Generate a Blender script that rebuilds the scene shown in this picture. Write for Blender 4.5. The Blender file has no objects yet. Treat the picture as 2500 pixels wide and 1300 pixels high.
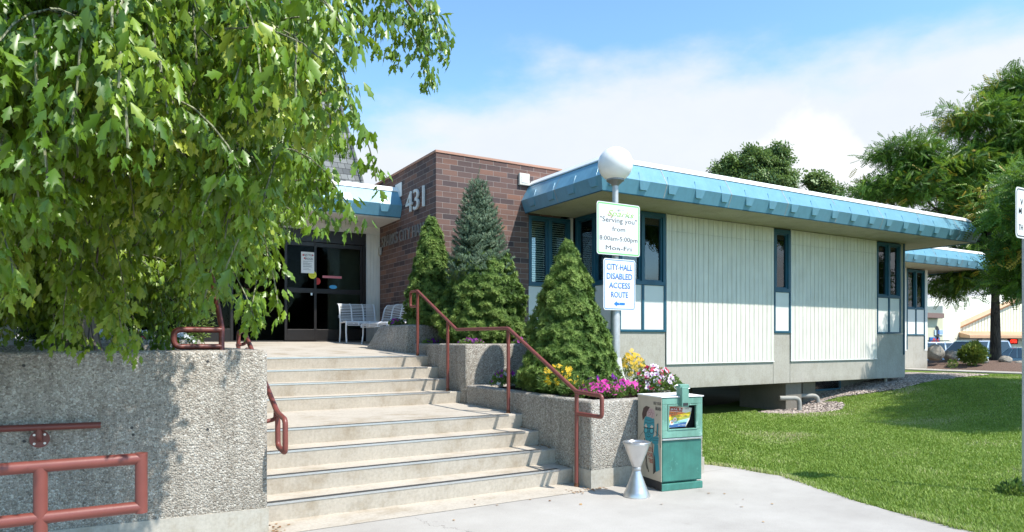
import bpy, bmesh, math, random
import numpy as np
from mathutils import Vector, Matrix, Quaternion, noise as mnoise

random.seed(7)
rng = np.random.default_rng(7)
scene = bpy.context.scene
C = scene.collection
R = math.radians

# ------------------------------------------------------------------ camera, sky, sun, exposure
EYE = 1.6
F = 1673.0           # focal length in pixels of a 2500 wide frame
cd = bpy.data.cameras.new('camera')
cam = bpy.data.objects.new('camera', cd)
C.objects.link(cam)
cd.sensor_width = 36.0
cd.lens = F / 2500 * 36.0
cd.shift_y = 0.072
cd.clip_start = 0.05
cd.clip_end = 3000
cam.location = (0, 0, EYE)
FW = Vector((0.513, 0.858, 0)).normalized()
cam.rotation_euler = FW.to_track_quat('-Z', 'Y').to_euler()
scene.camera = cam

SUNV = Vector((0.53, -1.0, 1.6)).normalized()      # towards the sun
SUN_EL = math.asin(SUNV.z)
SUN_ROT = math.atan2(SUNV.x, SUNV.y)

world = bpy.data.worlds.new('World')
scene.world = world
world.use_nodes = True
wn, wl = world.node_tree.nodes, world.node_tree.links
wn.clear()
def wnode(t, **kw):
    n = wn.new(t)
    for k, v in kw.items():
        setattr(n, k, v)
    return n
def wmath(op, a, b=None, c=None):
    n = wn.new('ShaderNodeMath'); n.operation = op
    for i, v in enumerate((a, b, c)):
        if v is None: continue
        if isinstance(v, (int, float)): n.inputs[i].default_value = v
        else: wl.new(v, n.inputs[i])
    return n.outputs[0]
sky = wnode('ShaderNodeTexSky', sky_type='NISHITA')
sky.sun_disc = False
sky.sun_elevation = SUN_EL
sky.sun_rotation = SUN_ROT
sky.altitude = 1300
sky.air_density = 1.0
sky.dust_density = 0.6
sky.ozone_density = 1.5
geo = wnode('ShaderNodeTexCoord')
def wdot(v):
    n = wn.new('ShaderNodeVectorMath'); n.operation = 'DOT_PRODUCT'
    wl.new(geo.outputs['Generated'], n.inputs[0]); n.inputs[1].default_value = v
    return n.outputs['Value']
def wnoise(scale, stretch=(1, 1, 2.2), detail=7, rough=0.55, loc=(0, 0, 0)):
    m = wn.new('ShaderNodeMapping'); wl.new(geo.outputs['Generated'], m.inputs[0])
    m.inputs['Scale'].default_value = stretch; m.inputs['Location'].default_value = loc
    n = wn.new('ShaderNodeTexNoise'); wl.new(m.outputs[0], n.inputs[0])
    n.inputs['Scale'].default_value = scale; n.inputs['Detail'].default_value = detail
    n.inputs['Roughness'].default_value = rough
    return n.outputs[0]
def ray(px, py):
    u = (px - 1250) / F
    w = (830 - py) / F
    return Vector((0.513 + 0.858 * u, 0.858 - 0.513 * u, w)).normalized()
# the cloud bank fills the sky below a great tilted plane
nrm = ray(850, 300).cross(ray(2450, 15)).normalized()
if nrm.dot(ray(1800, 400)) < 0: nrm = -nrm
bank = wdot(tuple(nrm))
n1 = wnoise(3.2); n2 = wnoise(9.0, detail=5)
v = wmath('ADD', bank, wmath('MULTIPLY', wmath('SUBTRACT', n1, 0.5), 0.26))
v = wmath('ADD', v, wmath('MULTIPLY', wmath('SUBTRACT', n2, 0.5), 0.05))
mr = wn.new('ShaderNodeMapRange'); mr.interpolation_type = 'SMOOTHSTEP'
wl.new(v, mr.inputs[0]); mr.inputs[1].default_value = -0.035; mr.inputs[2].default_value = 0.055
cover = mr.outputs[0]
# one bright cumulus head standing in the bank
cu = wn.new('ShaderNodeMapRange'); cu.interpolation_type = 'SMOOTHSTEP'
cc = ray(1990, 410)
d1 = wmath('ADD', wdot(tuple(cc)), wmath('MULTIPLY', wmath('SUBTRACT', wnoise(11, (1, 1, 1), 6, 0.5, (3, 1, 0)), 0.5), 0.016))
wl.new(d1, cu.inputs[0]); cu.inputs[1].default_value = 0.9960; cu.inputs[2].default_value = 0.9985
shade = wn.new('ShaderNodeMapRange'); wl.new(wnoise(5.5, (1, 1, 1.6), 6, 0.6, (7, 2, 1)), shade.inputs[0])
shade.inputs[1].default_value = 0.3; shade.inputs[2].default_value = 0.7
shade.inputs[3].default_value = 0.0; shade.inputs[4].default_value = 0.35
bright = wmath('MINIMUM', wmath('ADD', wmath('MULTIPLY', cu.outputs[0], 0.75), shade.outputs[0]), 1.0)
mixc = wn.new('ShaderNodeMix'); mixc.data_type = 'RGBA'
wl.new(bright, mixc.inputs[0])
mixc.inputs[6].default_value = (0.74, 0.80, 0.87, 1); mixc.inputs[7].default_value = (0.93, 0.95, 0.98, 1)
bg1 = wn.new('ShaderNodeBackground'); tint = wn.new('ShaderNodeMix'); tint.data_type = 'RGBA'; tint.blend_type = 'MULTIPLY'; tint.inputs[0].default_value = 1
wl.new(sky.outputs[0], tint.inputs[6]); tint.inputs[7].default_value = (0.90, 1.10, 1.10, 1)
wl.new(tint.outputs[2], bg1.inputs[0]); bg1.inputs[1].default_value = 0.15
bg2 = wn.new('ShaderNodeBackground'); wl.new(mixc.outputs[2], bg2.inputs[0]); bg2.inputs[1].default_value = 0.57
mixw = wn.new('ShaderNodeMixShader')
wl.new(cover, mixw.inputs[0]); wl.new(bg1.outputs[0], mixw.inputs[1]); wl.new(bg2.outputs[0], mixw.inputs[2])
wo = wn.new('ShaderNodeOutputWorld'); wl.new(mixw.outputs[0], wo.inputs[0])

sd = bpy.data.lights.new('sun', 'SUN'); sd.energy = 3.55; sd.angle = R(0.55); sd.color = (1.0, 0.955, 0.88)
so = bpy.data.objects.new('sun', sd); C.objects.link(so)
so.rotation_euler = (-SUNV).to_track_quat('-Z', 'Y').to_euler(); so.location = (0, 0, 30)

scene.view_settings.view_transform = 'Standard'
scene.view_settings.look = 'None'
scene.view_settings.exposure = 1.0
scene.view_settings.gamma = 1.0
scene.render.resolution_x = 1024; scene.render.resolution_y = 532

# ------------------------------------------------------------------ layout helpers
def on_y(px, Y):
    u = (px - 1250) / F
    d = Y / (0.858 - 0.513 * u)
    return d * (0.513 + 0.858 * u)
def depth(x, y): return 0.513 * x + 0.858 * y
def z_at(py, x, y): return EYE + (830 - py) * depth(x, y) / F

# ------------------------------------------------------------------ materials
MATS = {}
def nodes_of(name):
    m = bpy.data.materials.new(name); m.use_nodes = True
    nt = m.node_tree; b = nt.nodes['Principled BSDF']
    return m, nt, b
class NT:
    def __init__(s, nt): s.nt = nt; s.co = nt.nodes.new('ShaderNodeTexCoord').outputs['Object']
    def mapping(s, scale=(1, 1, 1), loc=(0, 0, 0), rot=(0, 0, 0)):
        m = s.nt.nodes.new('ShaderNodeMapping'); s.nt.links.new(s.co, m.inputs[0])
        m.inputs['Scale'].default_value = scale; m.inputs['Location'].default_value = loc; m.inputs['Rotation'].default_value = rot
        return m.outputs[0]
    def noise(s, scale, detail=4, rough=0.6, vec=None):
        n = s.nt.nodes.new('ShaderNodeTexNoise'); s.nt.links.new(vec or s.co, n.inputs[0])
        n.inputs['Scale'].default_value = scale; n.inputs['Detail'].default_value = detail; n.inputs['Roughness'].default_value = rough
        return n.outputs[0]
    def voro(s, scale, feature='F1', vec=None, out='Distance', rand=1.0):
        n = s.nt.nodes.new('ShaderNodeTexVoronoi'); n.feature = feature; s.nt.links.new(vec or s.co, n.inputs[0])
        n.inputs['Scale'].default_value = scale; n.inputs['Randomness'].default_value = rand
        return n.outputs[out]
    def ramp(s, fac, stops, interp='LINEAR'):
        n = s.nt.nodes.new('ShaderNodeValToRGB'); s.nt.links.new(fac, n.inputs[0])
        n.color_ramp.interpolation = interp
        e = n.color_ramp.elements
        while len(e) < len(stops): e.new(0.5)
        for el, (p, c) in zip(e, stops):
            el.position = p; el.color = (c[0], c[1], c[2], 1) if len(c) == 3 else c
        return n.outputs[0]
    def mix(s, fac, a, b, mode='MIX'):
        n = s.nt.nodes.new('ShaderNodeMix'); n.data_type = 'RGBA'; n.blend_type = mode
        for i, val in ((0, fac), (6, a), (7, b)):
            if isinstance(val, (int, float)): n.inputs[i].default_value = val
            elif isinstance(val, tuple): n.inputs[i].default_value = (*val[:3], 1)
            else: s.nt.links.new(val, n.inputs[i])
        return n.outputs[2]
    def math(s, op, a, b=0.0):
        n = s.nt.nodes.new('ShaderNodeMath'); n.operation = op
        for i, val in enumerate((a, b)):
            if isinstance(val, (int, float)): n.inputs[i].default_value = val
            else: s.nt.links.new(val, n.inputs[i])
        return n.outputs[0]
    def bump(s, h, strength, dist=0.01, normal=None):
        n = s.nt.nodes.new('ShaderNodeBump'); s.nt.links.new(h, n.inputs['Height'])
        n.inputs['Strength'].default_value = strength; n.inputs['Distance'].default_value = dist
        if normal: s.nt.links.new(normal, n.inputs['Normal'])
        return n.outputs[0]
    def xyz(s, vec=None):
        n = s.nt.nodes.new('ShaderNodeSeparateXYZ'); s.nt.links.new(vec or s.co, n.inputs[0]); return n.outputs
    def comb(s, x, y, z):
        n = s.nt.nodes.new('ShaderNodeCombineXYZ')
        for i, val in enumerate((x, y, z)):
            if isinstance(val, (int, float)): n.inputs[i].default_value = val
            else: s.nt.links.new(val, n.inputs[i])
        return n.outputs[0]
    def attr(s, name):
        n = s.nt.nodes.new('ShaderNodeAttribute'); n.attribute_name = name; return n.outputs['Fac']

def plain(name, col, rough=0.5, metal=0.0, var=0.12, scale=6, bump=0.0, bscale=80, coat=0.0, wear=None, spec=0.5, streak=0.0):
    """paint, metal or plaster with a slight mottling, optional worn spots"""
    if name in MATS: return MATS[name]
    m, nt, b = nodes_of(name); t = NT(nt)
    n = t.noise(scale, 5, 0.6)
    dark = tuple(c * (1 - var) for c in col); light = tuple(min(1, c * (1 + var * 0.6)) for c in col)
    out = t.ramp(n, [(0.3, dark), (0.7, light)])
    if streak:
        out = t.mix(streak, out, t.ramp(t.noise(3.0, 6, 0.7, t.mapping((5, 5, 0.35))), [(0.35, (0.62, 0.60, 0.55)), (0.6, (1, 1, 1))]), 'MULTIPLY')
    if wear:
        w = t.ramp(t.noise(wear[1], 6, 0.7), [(wear[2], (0, 0, 0)), (wear[2] + 0.04, (1, 1, 1))])
        out = t.mix(w, out, wear[0])
    nt.links.new(out, b.inputs['Base Color'])
    rr = t.ramp(t.noise(scale * 3, 4), [(0.3, (rough * 0.85,) * 3), (0.7, (min(1, rough * 1.15),) * 3)])
    nt.links.new(rr, b.inputs['Roughness'])
    b.inputs['Metallic'].default_value = metal
    b.inputs['Coat Weight'].default_value = coat
    b.inputs['Specular IOR Level'].default_value = spec
    if bump: nt.links.new(t.bump(t.noise(bscale, 6, 0.7), bump, 0.004), b.inputs['Normal'])
    MATS[name] = m
    return m

def flatcol(name, col, rough=0.5, emit=0):
    if name in MATS: return MATS[name]
    m, nt, b = nodes_of(name)
    b.inputs['Base Color'].default_value = (*col, 1); b.inputs['Roughness'].default_value = rough
    if emit:
        b.inputs['Emission Color'].default_value = (*col, 1); b.inputs['Emission Strength'].default_value = emit
    MATS[name] = m
    return m

def mat_aggregate():
    m, nt, b = nodes_of('exposed_aggregate'); t = NT(nt)
    w = t.mix(0.5, t.co, t.noise(60, 3)) if False else t.co
    big = t.voro(68, 'F1', out='Color'); dist = t.voro(68, 'F1'); edge = t.voro(68, 'DISTANCE_TO_EDGE')
    sm = t.voro(110, 'F1', out='Color'); smd = t.voro(110, 'F1')
    c1 = t.ramp(t.xyz(big)[0], [(0, (0.20, 0.175, 0.145)), (0.15, (0.31, 0.27, 0.225)), (0.45, (0.42, 0.38, 0.325)), (0.75, (0.52, 0.48, 0.415)), (1, (0.64, 0.61, 0.55))])
    c2 = t.ramp(t.xyz(sm)[0], [(0, (0.26, 0.235, 0.2)), (0.5, (0.40, 0.365, 0.315)), (1, (0.53, 0.50, 0.44))])
    col = t.mix(t.ramp(t.xyz(big)[1], [(0.35, (0, 0, 0)), (0.36, (1, 1, 1))], 'CONSTANT'), c2, c1)
    mort = t.ramp(edge, [(0.0, (1, 1, 1)), (0.09, (0, 0, 0))])
    col = t.mix(t.math('MULTIPLY', t.xyz(mort)[0], 0.6), col, (0.24, 0.215, 0.18))
    st = t.ramp(t.noise(1.3, 5, 0.7), [(0.3, (0.76, 0.75, 0.73)), (0.65, (1, 1, 1))])
    col = t.mix(1.0, col, st, 'MULTIPLY')
    col = t.mix(0.45, col, t.ramp(t.noise(3.0, 6, 0.7, t.mapping((4, 4, 0.4), (2, 5, 1))), [(0.36, (0.55, 0.53, 0.50)), (0.55, (1, 1, 1))]), 'MULTIPLY')
    nt.links.new(col, b.inputs['Base Color']); b.inputs['Roughness'].default_value = 0.85
    h = t.math('ADD', t.math('MULTIPLY', dist, -1.0), t.math('MULTIPLY', smd, -0.4))
    nt.links.new(t.bump(h, 0.85, 0.012), b.inputs['Normal'])
    MATS['agg'] = m
def mat_concrete(name, base, grain=0.5, stain=0.18, tint=(0.9, 0.82, 0.7), pits=True):
    m, nt, b = nodes_of(name); t = NT(nt)
    n = t.noise(2.2, 8, 0.65); n2 = t.noise(38, 6, 0.7)
    col = t.ramp(n, [(0.28, tuple(c * (1 - stain) * k for c, k in zip(base, tint))), (0.5, base), (0.75, tuple(min(1, c * 1.1) for c in base))])
    col = t.mix(0.22, col, t.ramp(n2, [(0.35, (0.25, 0.22, 0.2)), (0.6, (1, 1, 1))]), 'MULTIPLY')
    if pits:
        v = t.voro(16, 'F1'); p = t.ramp(v, [(0.03, (1, 1, 1)), (0.06, (0, 0, 0))])
        col = t.mix(t.math('MULTIPLY', t.xyz(p)[0], 0.5), col, (0.14, 0.12, 0.10))
    streak = t.noise(5.0, 5, 0.7, t.mapping((6, 6, 0.5)))
    col = t.mix(0.25, col, t.ramp(streak, [(0.4, (0.72, 0.68, 0.62)), (0.62, (1, 1, 1))]), 'MULTIPLY')
    if not pits:
        zz = t.math('ADD', t.xyz()[2], t.math('MULTIPLY', t.noise(6, 5, 0.7), 0.5))
        col = t.mix(0.5, col, t.ramp(zz, [(0.72, (0.62, 0.57, 0.5)), (0.98, (1, 1, 1))]), 'MULTIPLY')
    nt.links.new(col, b.inputs['Base Color']); b.inputs['Roughness'].default_value = 0.85
    h = t.math('ADD', t.noise(120, 5, 0.7), t.math('MULTIPLY', t.noise(18, 4), 0.8))
    nt.links.new(t.bump(h, grain, 0.004), b.inputs['Normal'])
    MATS[name] = m
def mat_pavement():
    m, nt, b = nodes_of('pavement_concrete'); t = NT(nt)
    base = t.ramp(t.noise(0.9, 8, 0.65), [(0.3, (0.34, 0.315, 0.285)), (0.55, (0.42, 0.395, 0.36)), (0.8, (0.48, 0.455, 0.42))])
    base = t.mix(0.35, base, t.ramp(t.noise(90, 6, 0.75), [(0.3, (0.45, 0.42, 0.38)), (0.6, (1, 1, 1))]), 'MULTIPLY')
    # a rough-brushed strip along the foot of the stairs
    y = t.xyz()[1]
    band = t.ramp(y, [(0.0, (0, 0, 0)), (1.0, (0, 0, 0))])
    wav = t.math('ADD', t.xyz()[0], t.math('MULTIPLY', t.math('SUBTRACT', t.noise(3.2, 5, 0.6), 0.5), 0.5))
    # a hair crack
    cx = t.math('SUBTRACT', t.math('ADD', t.xyz()[0], t.math('MULTIPLY', t.xyz()[1], 0.22)), 3.72)
    cx = t.math('ADD', cx, t.math('MULTIPLY', t.math('SUBTRACT', t.noise(3.0, 6, 0.65), 0.5), 0.8))
    ck = t.math('LESS_THAN', t.math('ABSOLUTE', cx), 0.006)
    lim = t.math('MULTIPLY', t.math('LESS_THAN', y, 5.75), t.math('GREATER_THAN', y, 3.2))
    base = t.mix(t.math('MULTIPLY', t.math('MULTIPLY', ck, lim), 0.7), base, (0.12, 0.10, 0.09))
    jx = t.math('LESS_THAN', t.math('ABSOLUTE', t.math('SUBTRACT', t.math('ADD', y, t.math('MULTIPLY', t.xyz()[0], -0.02)), 5.80)), 0.006)
    base = t.mix(t.math('MULTIPLY', jx, 0.5), base, (0.15, 0.13, 0.11))
    gum = t.ramp(t.noise(2.6, 3, 0.5, t.mapping((1, 1, 1), (4, 2, 0))), [(0.66, (0, 0, 0)), (0.72, (1, 1, 1))])
    base = t.mix(t.math('MULTIPLY', t.xyz(gum)[0], 0.22), base, (0.25, 0.22, 0.18))
    sp = t.ramp(t.voro(7, 'F1'), [(0.025, (1, 1, 1)), (0.05, (0, 0, 0))])
    base = t.mix(t.math('MULTIPLY', t.xyz(sp)[0], 0.45), base, (0.16, 0.12, 0.08))
    nt.links.new(base, b.inputs['Base Color']); b.inputs['Roughness'].default_value = 0.9
    nt.links.new(t.bump(t.math('ADD', t.noise(160, 4, 0.7), t.noise(30, 4)), 0.35, 0.003), b.inputs['Normal'])
    MATS['pave'] = m
def mat_brick():
    m, nt, b = nodes_of('brown_brick'); t = NT(nt)
    s = t.xyz(); u = t.math('ADD', s[0], s[1])
    n = nt.nodes.new('ShaderNodeTexBrick'); nt.links.new(t.comb(u, s[2], 0), n.inputs[0])
    n.inputs['Scale'].default_value = 1.0
    n.inputs['Brick Width'].default_value = 0.315; n.inputs['Row Height'].default_value = 0.105
    n.inputs['Mortar Size'].default_value = 0.0045; n.inputs['Mortar Smooth'].default_value = 0.15; n.inputs['Bias'].default_value = 0.0
    n.offset = 0.5; n.squash = 1.0
    n.inputs['Color1'].default_value = (0, 0, 0, 1); n.inputs['Color2'].default_value = (1, 1, 1, 1); n.inputs['Mortar'].default_value = (0.5, 0.5, 0.5, 1)
    br = t.ramp(t.xyz(n.outputs[0])[0], [(0, (0.070, 0.045, 0.046)), (0.2, (0.115, 0.066, 0.058)), (0.5, (0.150, 0.078, 0.062)), (0.8, (0.175, 0.092, 0.070)), (1, (0.25, 0.115, 0.075))])
    rowv = t.ramp(t.noise(1.0, 3, 0.5, t.mapping((0.05, 0.05, 4.5))), [(0.35, (0.62, 0.62, 0.66)), (0.55, (1, 1, 1))])
    br = t.mix(0.75, br, rowv, 'MULTIPLY')
    br = t.mix(0.35, br, t.ramp(t.noise(70, 5, 0.7), [(0.3, (0.5, 0.5, 0.5)), (0.65, (1.0, 1.0, 1.0))]), 'MULTIPLY')
    col = t.mix(n.outputs[1], br, (0.27, 0.225, 0.20))
    nt.links.new(col, b.inputs['Base Color']); b.inputs['Roughness'].default_value = 0.75
    h = t.math('ADD', t.math('MULTIPLY', n.outputs[1], -1.0), t.math('MULTIPLY', t.noise(90, 4, 0.7), 0.35))
    nt.links.new(t.bump(h, 0.6, 0.006), b.inputs['Normal'])
    MATS['brick'] = m
def mat_shingle():
    m, nt, b = nodes_of('grey_shingle'); t = NT(nt)
    s = t.xyz(); u = t.math('ADD', s[0], t.math('MULTIPLY', s[1], 0.3))
    n = nt.nodes.new('ShaderNodeTexBrick'); nt.links.new(t.comb(u, s[2], 0), n.inputs[0])
    n.inputs['Scale'].default_value = 1.0; n.inputs['Brick Width'].default_value = 0.15; n.inputs['Row Height'].default_value = 0.125
    n.inputs['Mortar Size'].default_value = 0.006
    n.inputs['Color1'].default_value = (0, 0, 0, 1); n.inputs['Color2'].default_value = (1, 1, 1, 1)
    c = t.ramp(t.xyz(n.outputs[0])[0], [(0, (0.085, 0.09, 0.09)), (0.5, (0.15, 0.155, 0.15)), (1, (0.23, 0.235, 0.225))])
    c = t.mix(0.4, c, t.ramp(t.noise(120, 3, 0.8), [(0.3, (0.4, 0.4, 0.4)), (0.65, (1, 1, 1))]), 'MULTIPLY')
    c = t.mix(n.outputs[1], c, (0.035, 0.035, 0.035))
    nt.links.new(c, b.inputs['Base Color']); b.inputs['Roughness'].default_value = 0.9
    saw = t.math('FRACT', t.math('DIVIDE', s[2], 0.125))
    nt.links.new(t.bump(t.math('MULTIPLY', saw, -1.0), 0.8, 0.02), b.inputs['Normal'])
    MATS['shingle'] = m
def mat_leaf(name, stops, trans=0.35, tcol=(0.30, 0.42, 0.05), rough=0.42, spec=0.5):
    m, nt, b = nodes_of(name); t = NT(nt)
    c = t.ramp(t.attr('var'), stops)
    nt.links.new(c, b.inputs['Base Color']); b.inputs['Roughness'].default_value = rough
    b.inputs['Specular IOR Level'].default_value = spec
    tr = nt.nodes.new('ShaderNodeBsdfTranslucent')
    nt.links.new(t.mix(0.5, c, tcol), tr.inputs[0])
    mx = nt.nodes.new('ShaderNodeMixShader'); mx.inputs[0].default_value = trans
    nt.links.new(b.outputs[0], mx.inputs[1]); nt.links.new(tr.outputs[0], mx.inputs[2])
    nt.links.new(mx.outputs[0], nt.nodes['Material Output'].inputs[0])
    MATS[name] = m
def mat_bark(name, c0, c1, scale=9):
    m, nt, b = nodes_of(name); t = NT(nt)
    n = t.noise(scale, 6, 0.7, t.mapping((1, 1, 0.22)))
    v = t.voro(scale * 1.6, 'DISTANCE_TO_EDGE', t.mapping((1, 1, 0.18)))
    c = t.mix(t.ramp(v, [(0, (1, 1, 1)), (0.12, (0, 0, 0))]), t.ramp(n, [(0.3, c0), (0.7, c1)]), tuple(k * 0.35 for k in c0))
    nt.links.new(c, b.inputs['Base Color']); b.inputs['Roughness'].default_value = 0.9
    nt.links.new(t.bump(t.math('ADD', v, t.math('MULTIPLY', n, 0.4)), 1.0, 0.03), b.inputs['Normal'])
    MATS[name] = m
def mat_glass(name, tint=(0.9, 0.95, 0.95), refl=0.16, trans=0.8):
    m, nt, b = nodes_of(name)
    tp = nt.nodes.new('ShaderNodeBsdfTransparent'); tp.inputs[0].default_value = (*(c * trans for c in tint), 1)
    gl = nt.nodes.new('ShaderNodeBsdfGlossy'); gl.inputs['Roughness'].default_value = 0.015
    fr = nt.nodes.new('ShaderNodeLayerWeight'); fr.inputs[0].default_value = 0.35
    ma = nt.nodes.new('ShaderNodeMath'); ma.operation = 'ADD'; ma.use_clamp = True
    nt.links.new(fr.outputs['Fresnel'], ma.inputs[0]); ma.inputs[1].default_value = refl
    mx = nt.nodes.new('ShaderNodeMixShader'); nt.links.new(ma.outputs[0], mx.inputs[0])
    nt.links.new(tp.outputs[0], mx.inputs[1]); nt.links.new(gl.outputs[0], mx.inputs[2])
    nt.links.new(mx.outputs[0], nt.nodes['Material Output'].inputs[0])
    MATS[name] = m
def mat_ground(name, stops, scale, bump=0.6, bd=0.02, big=None):
    m, nt, b = nodes_of(name); t = NT(nt)
    c = t.ramp(t.noise(scale, 8, 0.75), stops)
    if big: c = t.mix(big[0], c, t.ramp(t.noise(big[1], 4, 0.6), big[2]), 'MULTIPLY')
    nt.links.new(c, b.inputs['Base Color']); b.inputs['Roughness'].default_value = 0.95
    b.inputs['Specular IOR Level'].default_value = 0.2
    nt.links.new(t.bump(t.noise(scale * 1.5, 6, 0.8), bump, bd), b.inputs['Normal'])
    MATS[name] = m
def mat_gravel(name, stops, scale=34):
    m, nt, b = nodes_of(name); t = NT(nt)
    cc_ = t.voro(scale, out='Color'); dd = t.voro(scale)
    c = t.ramp(t.xyz(cc_)[0], stops)
    nt.links.new(c, b.inputs['Base Color']); b.inputs['Roughness'].default_value = 0.9
    nt.links.new(t.bump(t.math('MULTIPLY', dd, -1.0), 1.0, 0.03), b.inputs['Normal'])
    MATS[name] = m

mat_aggregate(); mat_pavement(); mat_brick(); mat_shingle()
mat_concrete('step_concrete', (0.485, 0.435, 0.365), 0.35, 0.22)
mat_concrete('wall_concrete', (0.42, 0.395, 0.345), 0.2, 0.12, (1, 0.98, 0.93), False)
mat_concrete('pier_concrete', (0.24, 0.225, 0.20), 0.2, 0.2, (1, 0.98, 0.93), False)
mat_concrete('plinth_concrete', (0.44, 0.415, 0.36), 0.3, 0.15)
mat_concrete('soffit_plaster', (0.50, 0.46, 0.375), 0.5, 0.18, (1, 0.96, 0.86), False)
mat_leaf('box_elder_leaf', [(0, (0.055, 0.125, 0.009)), (0.4, (0.115, 0.210, 0.014)), (0.75, (0.195, 0.300, 0.024)), (1, (0.31, 0.37, 0.04))], 0.26, (0.34, 0.46, 0.02), 0.38)
mat_leaf('dwarf_spruce_needles', [(0, (0.040, 0.085, 0.016)), (0.5, (0.105, 0.185, 0.032)), (1, (0.22, 0.31, 0.07))], 0.12, (0.2, 0.3, 0.05), 0.6, 0.3)
mat_leaf('blue_spruce_needles', [(0, (0.065, 0.11, 0.065)), (0.5, (0.13, 0.20, 0.125)), (1, (0.25, 0.32, 0.20))], 0.1, (0.2, 0.3, 0.15), 0.6, 0.3)
mat_leaf('locust_leaf', [(0, (0.03, 0.085, 0.012)), (0.5, (0.10, 0.21, 0.026)), (0.85, (0.20, 0.33, 0.03)), (0.985, (0.24, 0.28, 0.02)), (1, (0.42, 0.30, 0.03))], 0.28, (0.2, 0.32, 0.03), 0.5)
mat_leaf('dark_leaf', [(0, (0.012, 0.030, 0.010)), (1, (0.035, 0.075, 0.018))], 0.15, (0.1, 0.2, 0.03), 0.5)
mat_leaf('arborvitae_leaf', [(0, (0.035, 0.075, 0.012)), (0.6, (0.10, 0.17, 0.02)), (1, (0.22, 0.24, 0.04))], 0.2, (0.3, 0.35, 0.05), 0.6)
mat_leaf('ash_leaf', [(0, (0.09, 0.15, 0.045)), (0.6, (0.16, 0.24, 0.07)), (1, (0.25, 0.33, 0.12))], 0.25, (0.2, 0.3, 0.05), 0.5)
mat_leaf('bedding_leaf', [(0, (0.05, 0.11, 0.02)), (0.6, (0.11, 0.20, 0.035)), (1, (0.22, 0.30, 0.08))], 0.25, (0.3, 0.4, 0.08), 0.6)
mat_leaf('grass_blade', [(0, (0.13, 0.215, 0.032)), (0.5, (0.235, 0.345, 0.062)), (0.8, (0.34, 0.42, 0.12)), (1, (0.52, 0.47, 0.27))], 0.3, (0.3, 0.42, 0.04), 0.6, 0.25)
for nm, c in (('petunia_pink', (0.72, 0.06, 0.42)), ('petunia_white', (0.80, 0.72, 0.80)), ('petunia_purple', (0.20, 0.012, 0.32)),
              ('petunia_red', (0.62, 0.02, 0.10)), ('petunia_violet', (0.38, 0.03, 0.36)), ('coreopsis_yellow', (0.85, 0.55, 0.01)), ('flower_white', (0.80, 0.84, 0.88))):
    m, nt, b = nodes_of(nm); t = NT(nt)
    nt.links.new(t.ramp(t.noise(40, 2), [(0.3, tuple(k * 0.8 for k in c)), (0.7, c)]), b.inputs['Base Color'])
    b.inputs['Roughness'].default_value = 0.6
    tr = nt.nodes.new('ShaderNodeBsdfTranslucent'); tr.inputs[0].default_value = (*c, 1)
    mx = nt.nodes.new('ShaderNodeMixShader'); mx.inputs[0].default_value = 0.3
    nt.links.new(b.outputs[0], mx.inputs[1]); nt.links.new(tr.outputs[0], mx.inputs[2]); nt.links.new(mx.outputs[0], nt.nodes['Material Output'].inputs[0])
    MATS[nm] = m
mat_bark('box_elder_bark', (0.13, 0.10, 0.085), (0.30, 0.26, 0.22)); mat_bark('dark_bark', (0.035, 0.028, 0.022), (0.10, 0.08, 0.06))
mat_bark('twig_bark', (0.16, 0.17, 0.09), (0.32, 0.33, 0.20), 20)
mat_glass('window_glass', (0.85, 0.95, 0.95), 0.06, 0.92); mat_glass('door_glass', (0.62, 0.68, 0.66), 0.0, 0.75)
MATS['door_glass'].node_tree.nodes['Layer Weight'].inputs[0].default_value = 0.12
mat_ground('lawn_soil', [(0.3, (0.08, 0.13, 0.02)), (0.6, (0.15, 0.21, 0.04)), (0.8, (0.24, 0.24, 0.09))], 40, 0.7, 0.02, (0.5, 0.8, [(0.35, (0.7, 0.75, 0.6)), (0.65, (1, 1, 1))]))
mat_ground('mulch', [(0.3, (0.10, 0.065, 0.05)), (0.55, (0.20, 0.135, 0.105)), (0.75, (0.32, 0.24, 0.20))], 26, 1.0, 0.04)
mat_ground('planting_soil', [(0.3, (0.03, 0.022, 0.015)), (0.7, (0.08, 0.055, 0.04))], 30, 1.0, 0.03)
mat_ground('asphalt', [(0.3, (0.045, 0.045, 0.047)), (0.7, (0.075, 0.075, 0.078))], 30, 0.5, 0.01)
mat_ground('earth', [(0.3, (0.12, 0.13, 0.06)), (0.7, (0.25, 0.22, 0.14))], 0.4, 0.3, 0.02)
mat_ground('boulder_stone', [(0.3, (0.20, 0.18, 0.155)), (0.6, (0.36, 0.33, 0.28)), (0.75, (0.48, 0.44, 0.38))], 5, 1.0, 0.05)
mat_gravel('river_gravel', [(0, (0.12, 0.10, 0.09)), (0.5, (0.32, 0.265, 0.225)), (1, (0.52, 0.44, 0.38))], 14)
BLUE = plain('fascia_blue', (0.14, 0.325, 0.43), 0.38, 0, 0.08, 2.0, 0.0, coat=0.15, wear=((0.30, 0.46, 0.52), 11, 0.70), streak=0.25)
TEAL = plain('frame_teal', (0.012, 0.085, 0.135), 0.42, 0, 0.15, 4)
WHITE = plain('white_trim', (0.78, 0.78, 0.75), 0.5, 0, 0.06, 3)
CLAD = plain('white_cladding', (0.72, 0.695, 0.62), 0.6, 0, 0.07, 2.5, 0.15, 60, wear=((0.42, 0.39, 0.33), 14, 0.73), streak=0.35)
PANEL = plain('panel_white', (0.70, 0.69, 0.65), 0.6, 0, 0.04, 2)
COPPER = plain('roof_cap_tan', (0.42, 0.22, 0.15), 0.6, 0, 0.1, 4)
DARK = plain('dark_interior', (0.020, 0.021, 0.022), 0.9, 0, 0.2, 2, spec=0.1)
BRONZE = plain('dark_bronze', (0.022, 0.018, 0.017), 0.38, 0.4, 0.15, 4)
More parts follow.
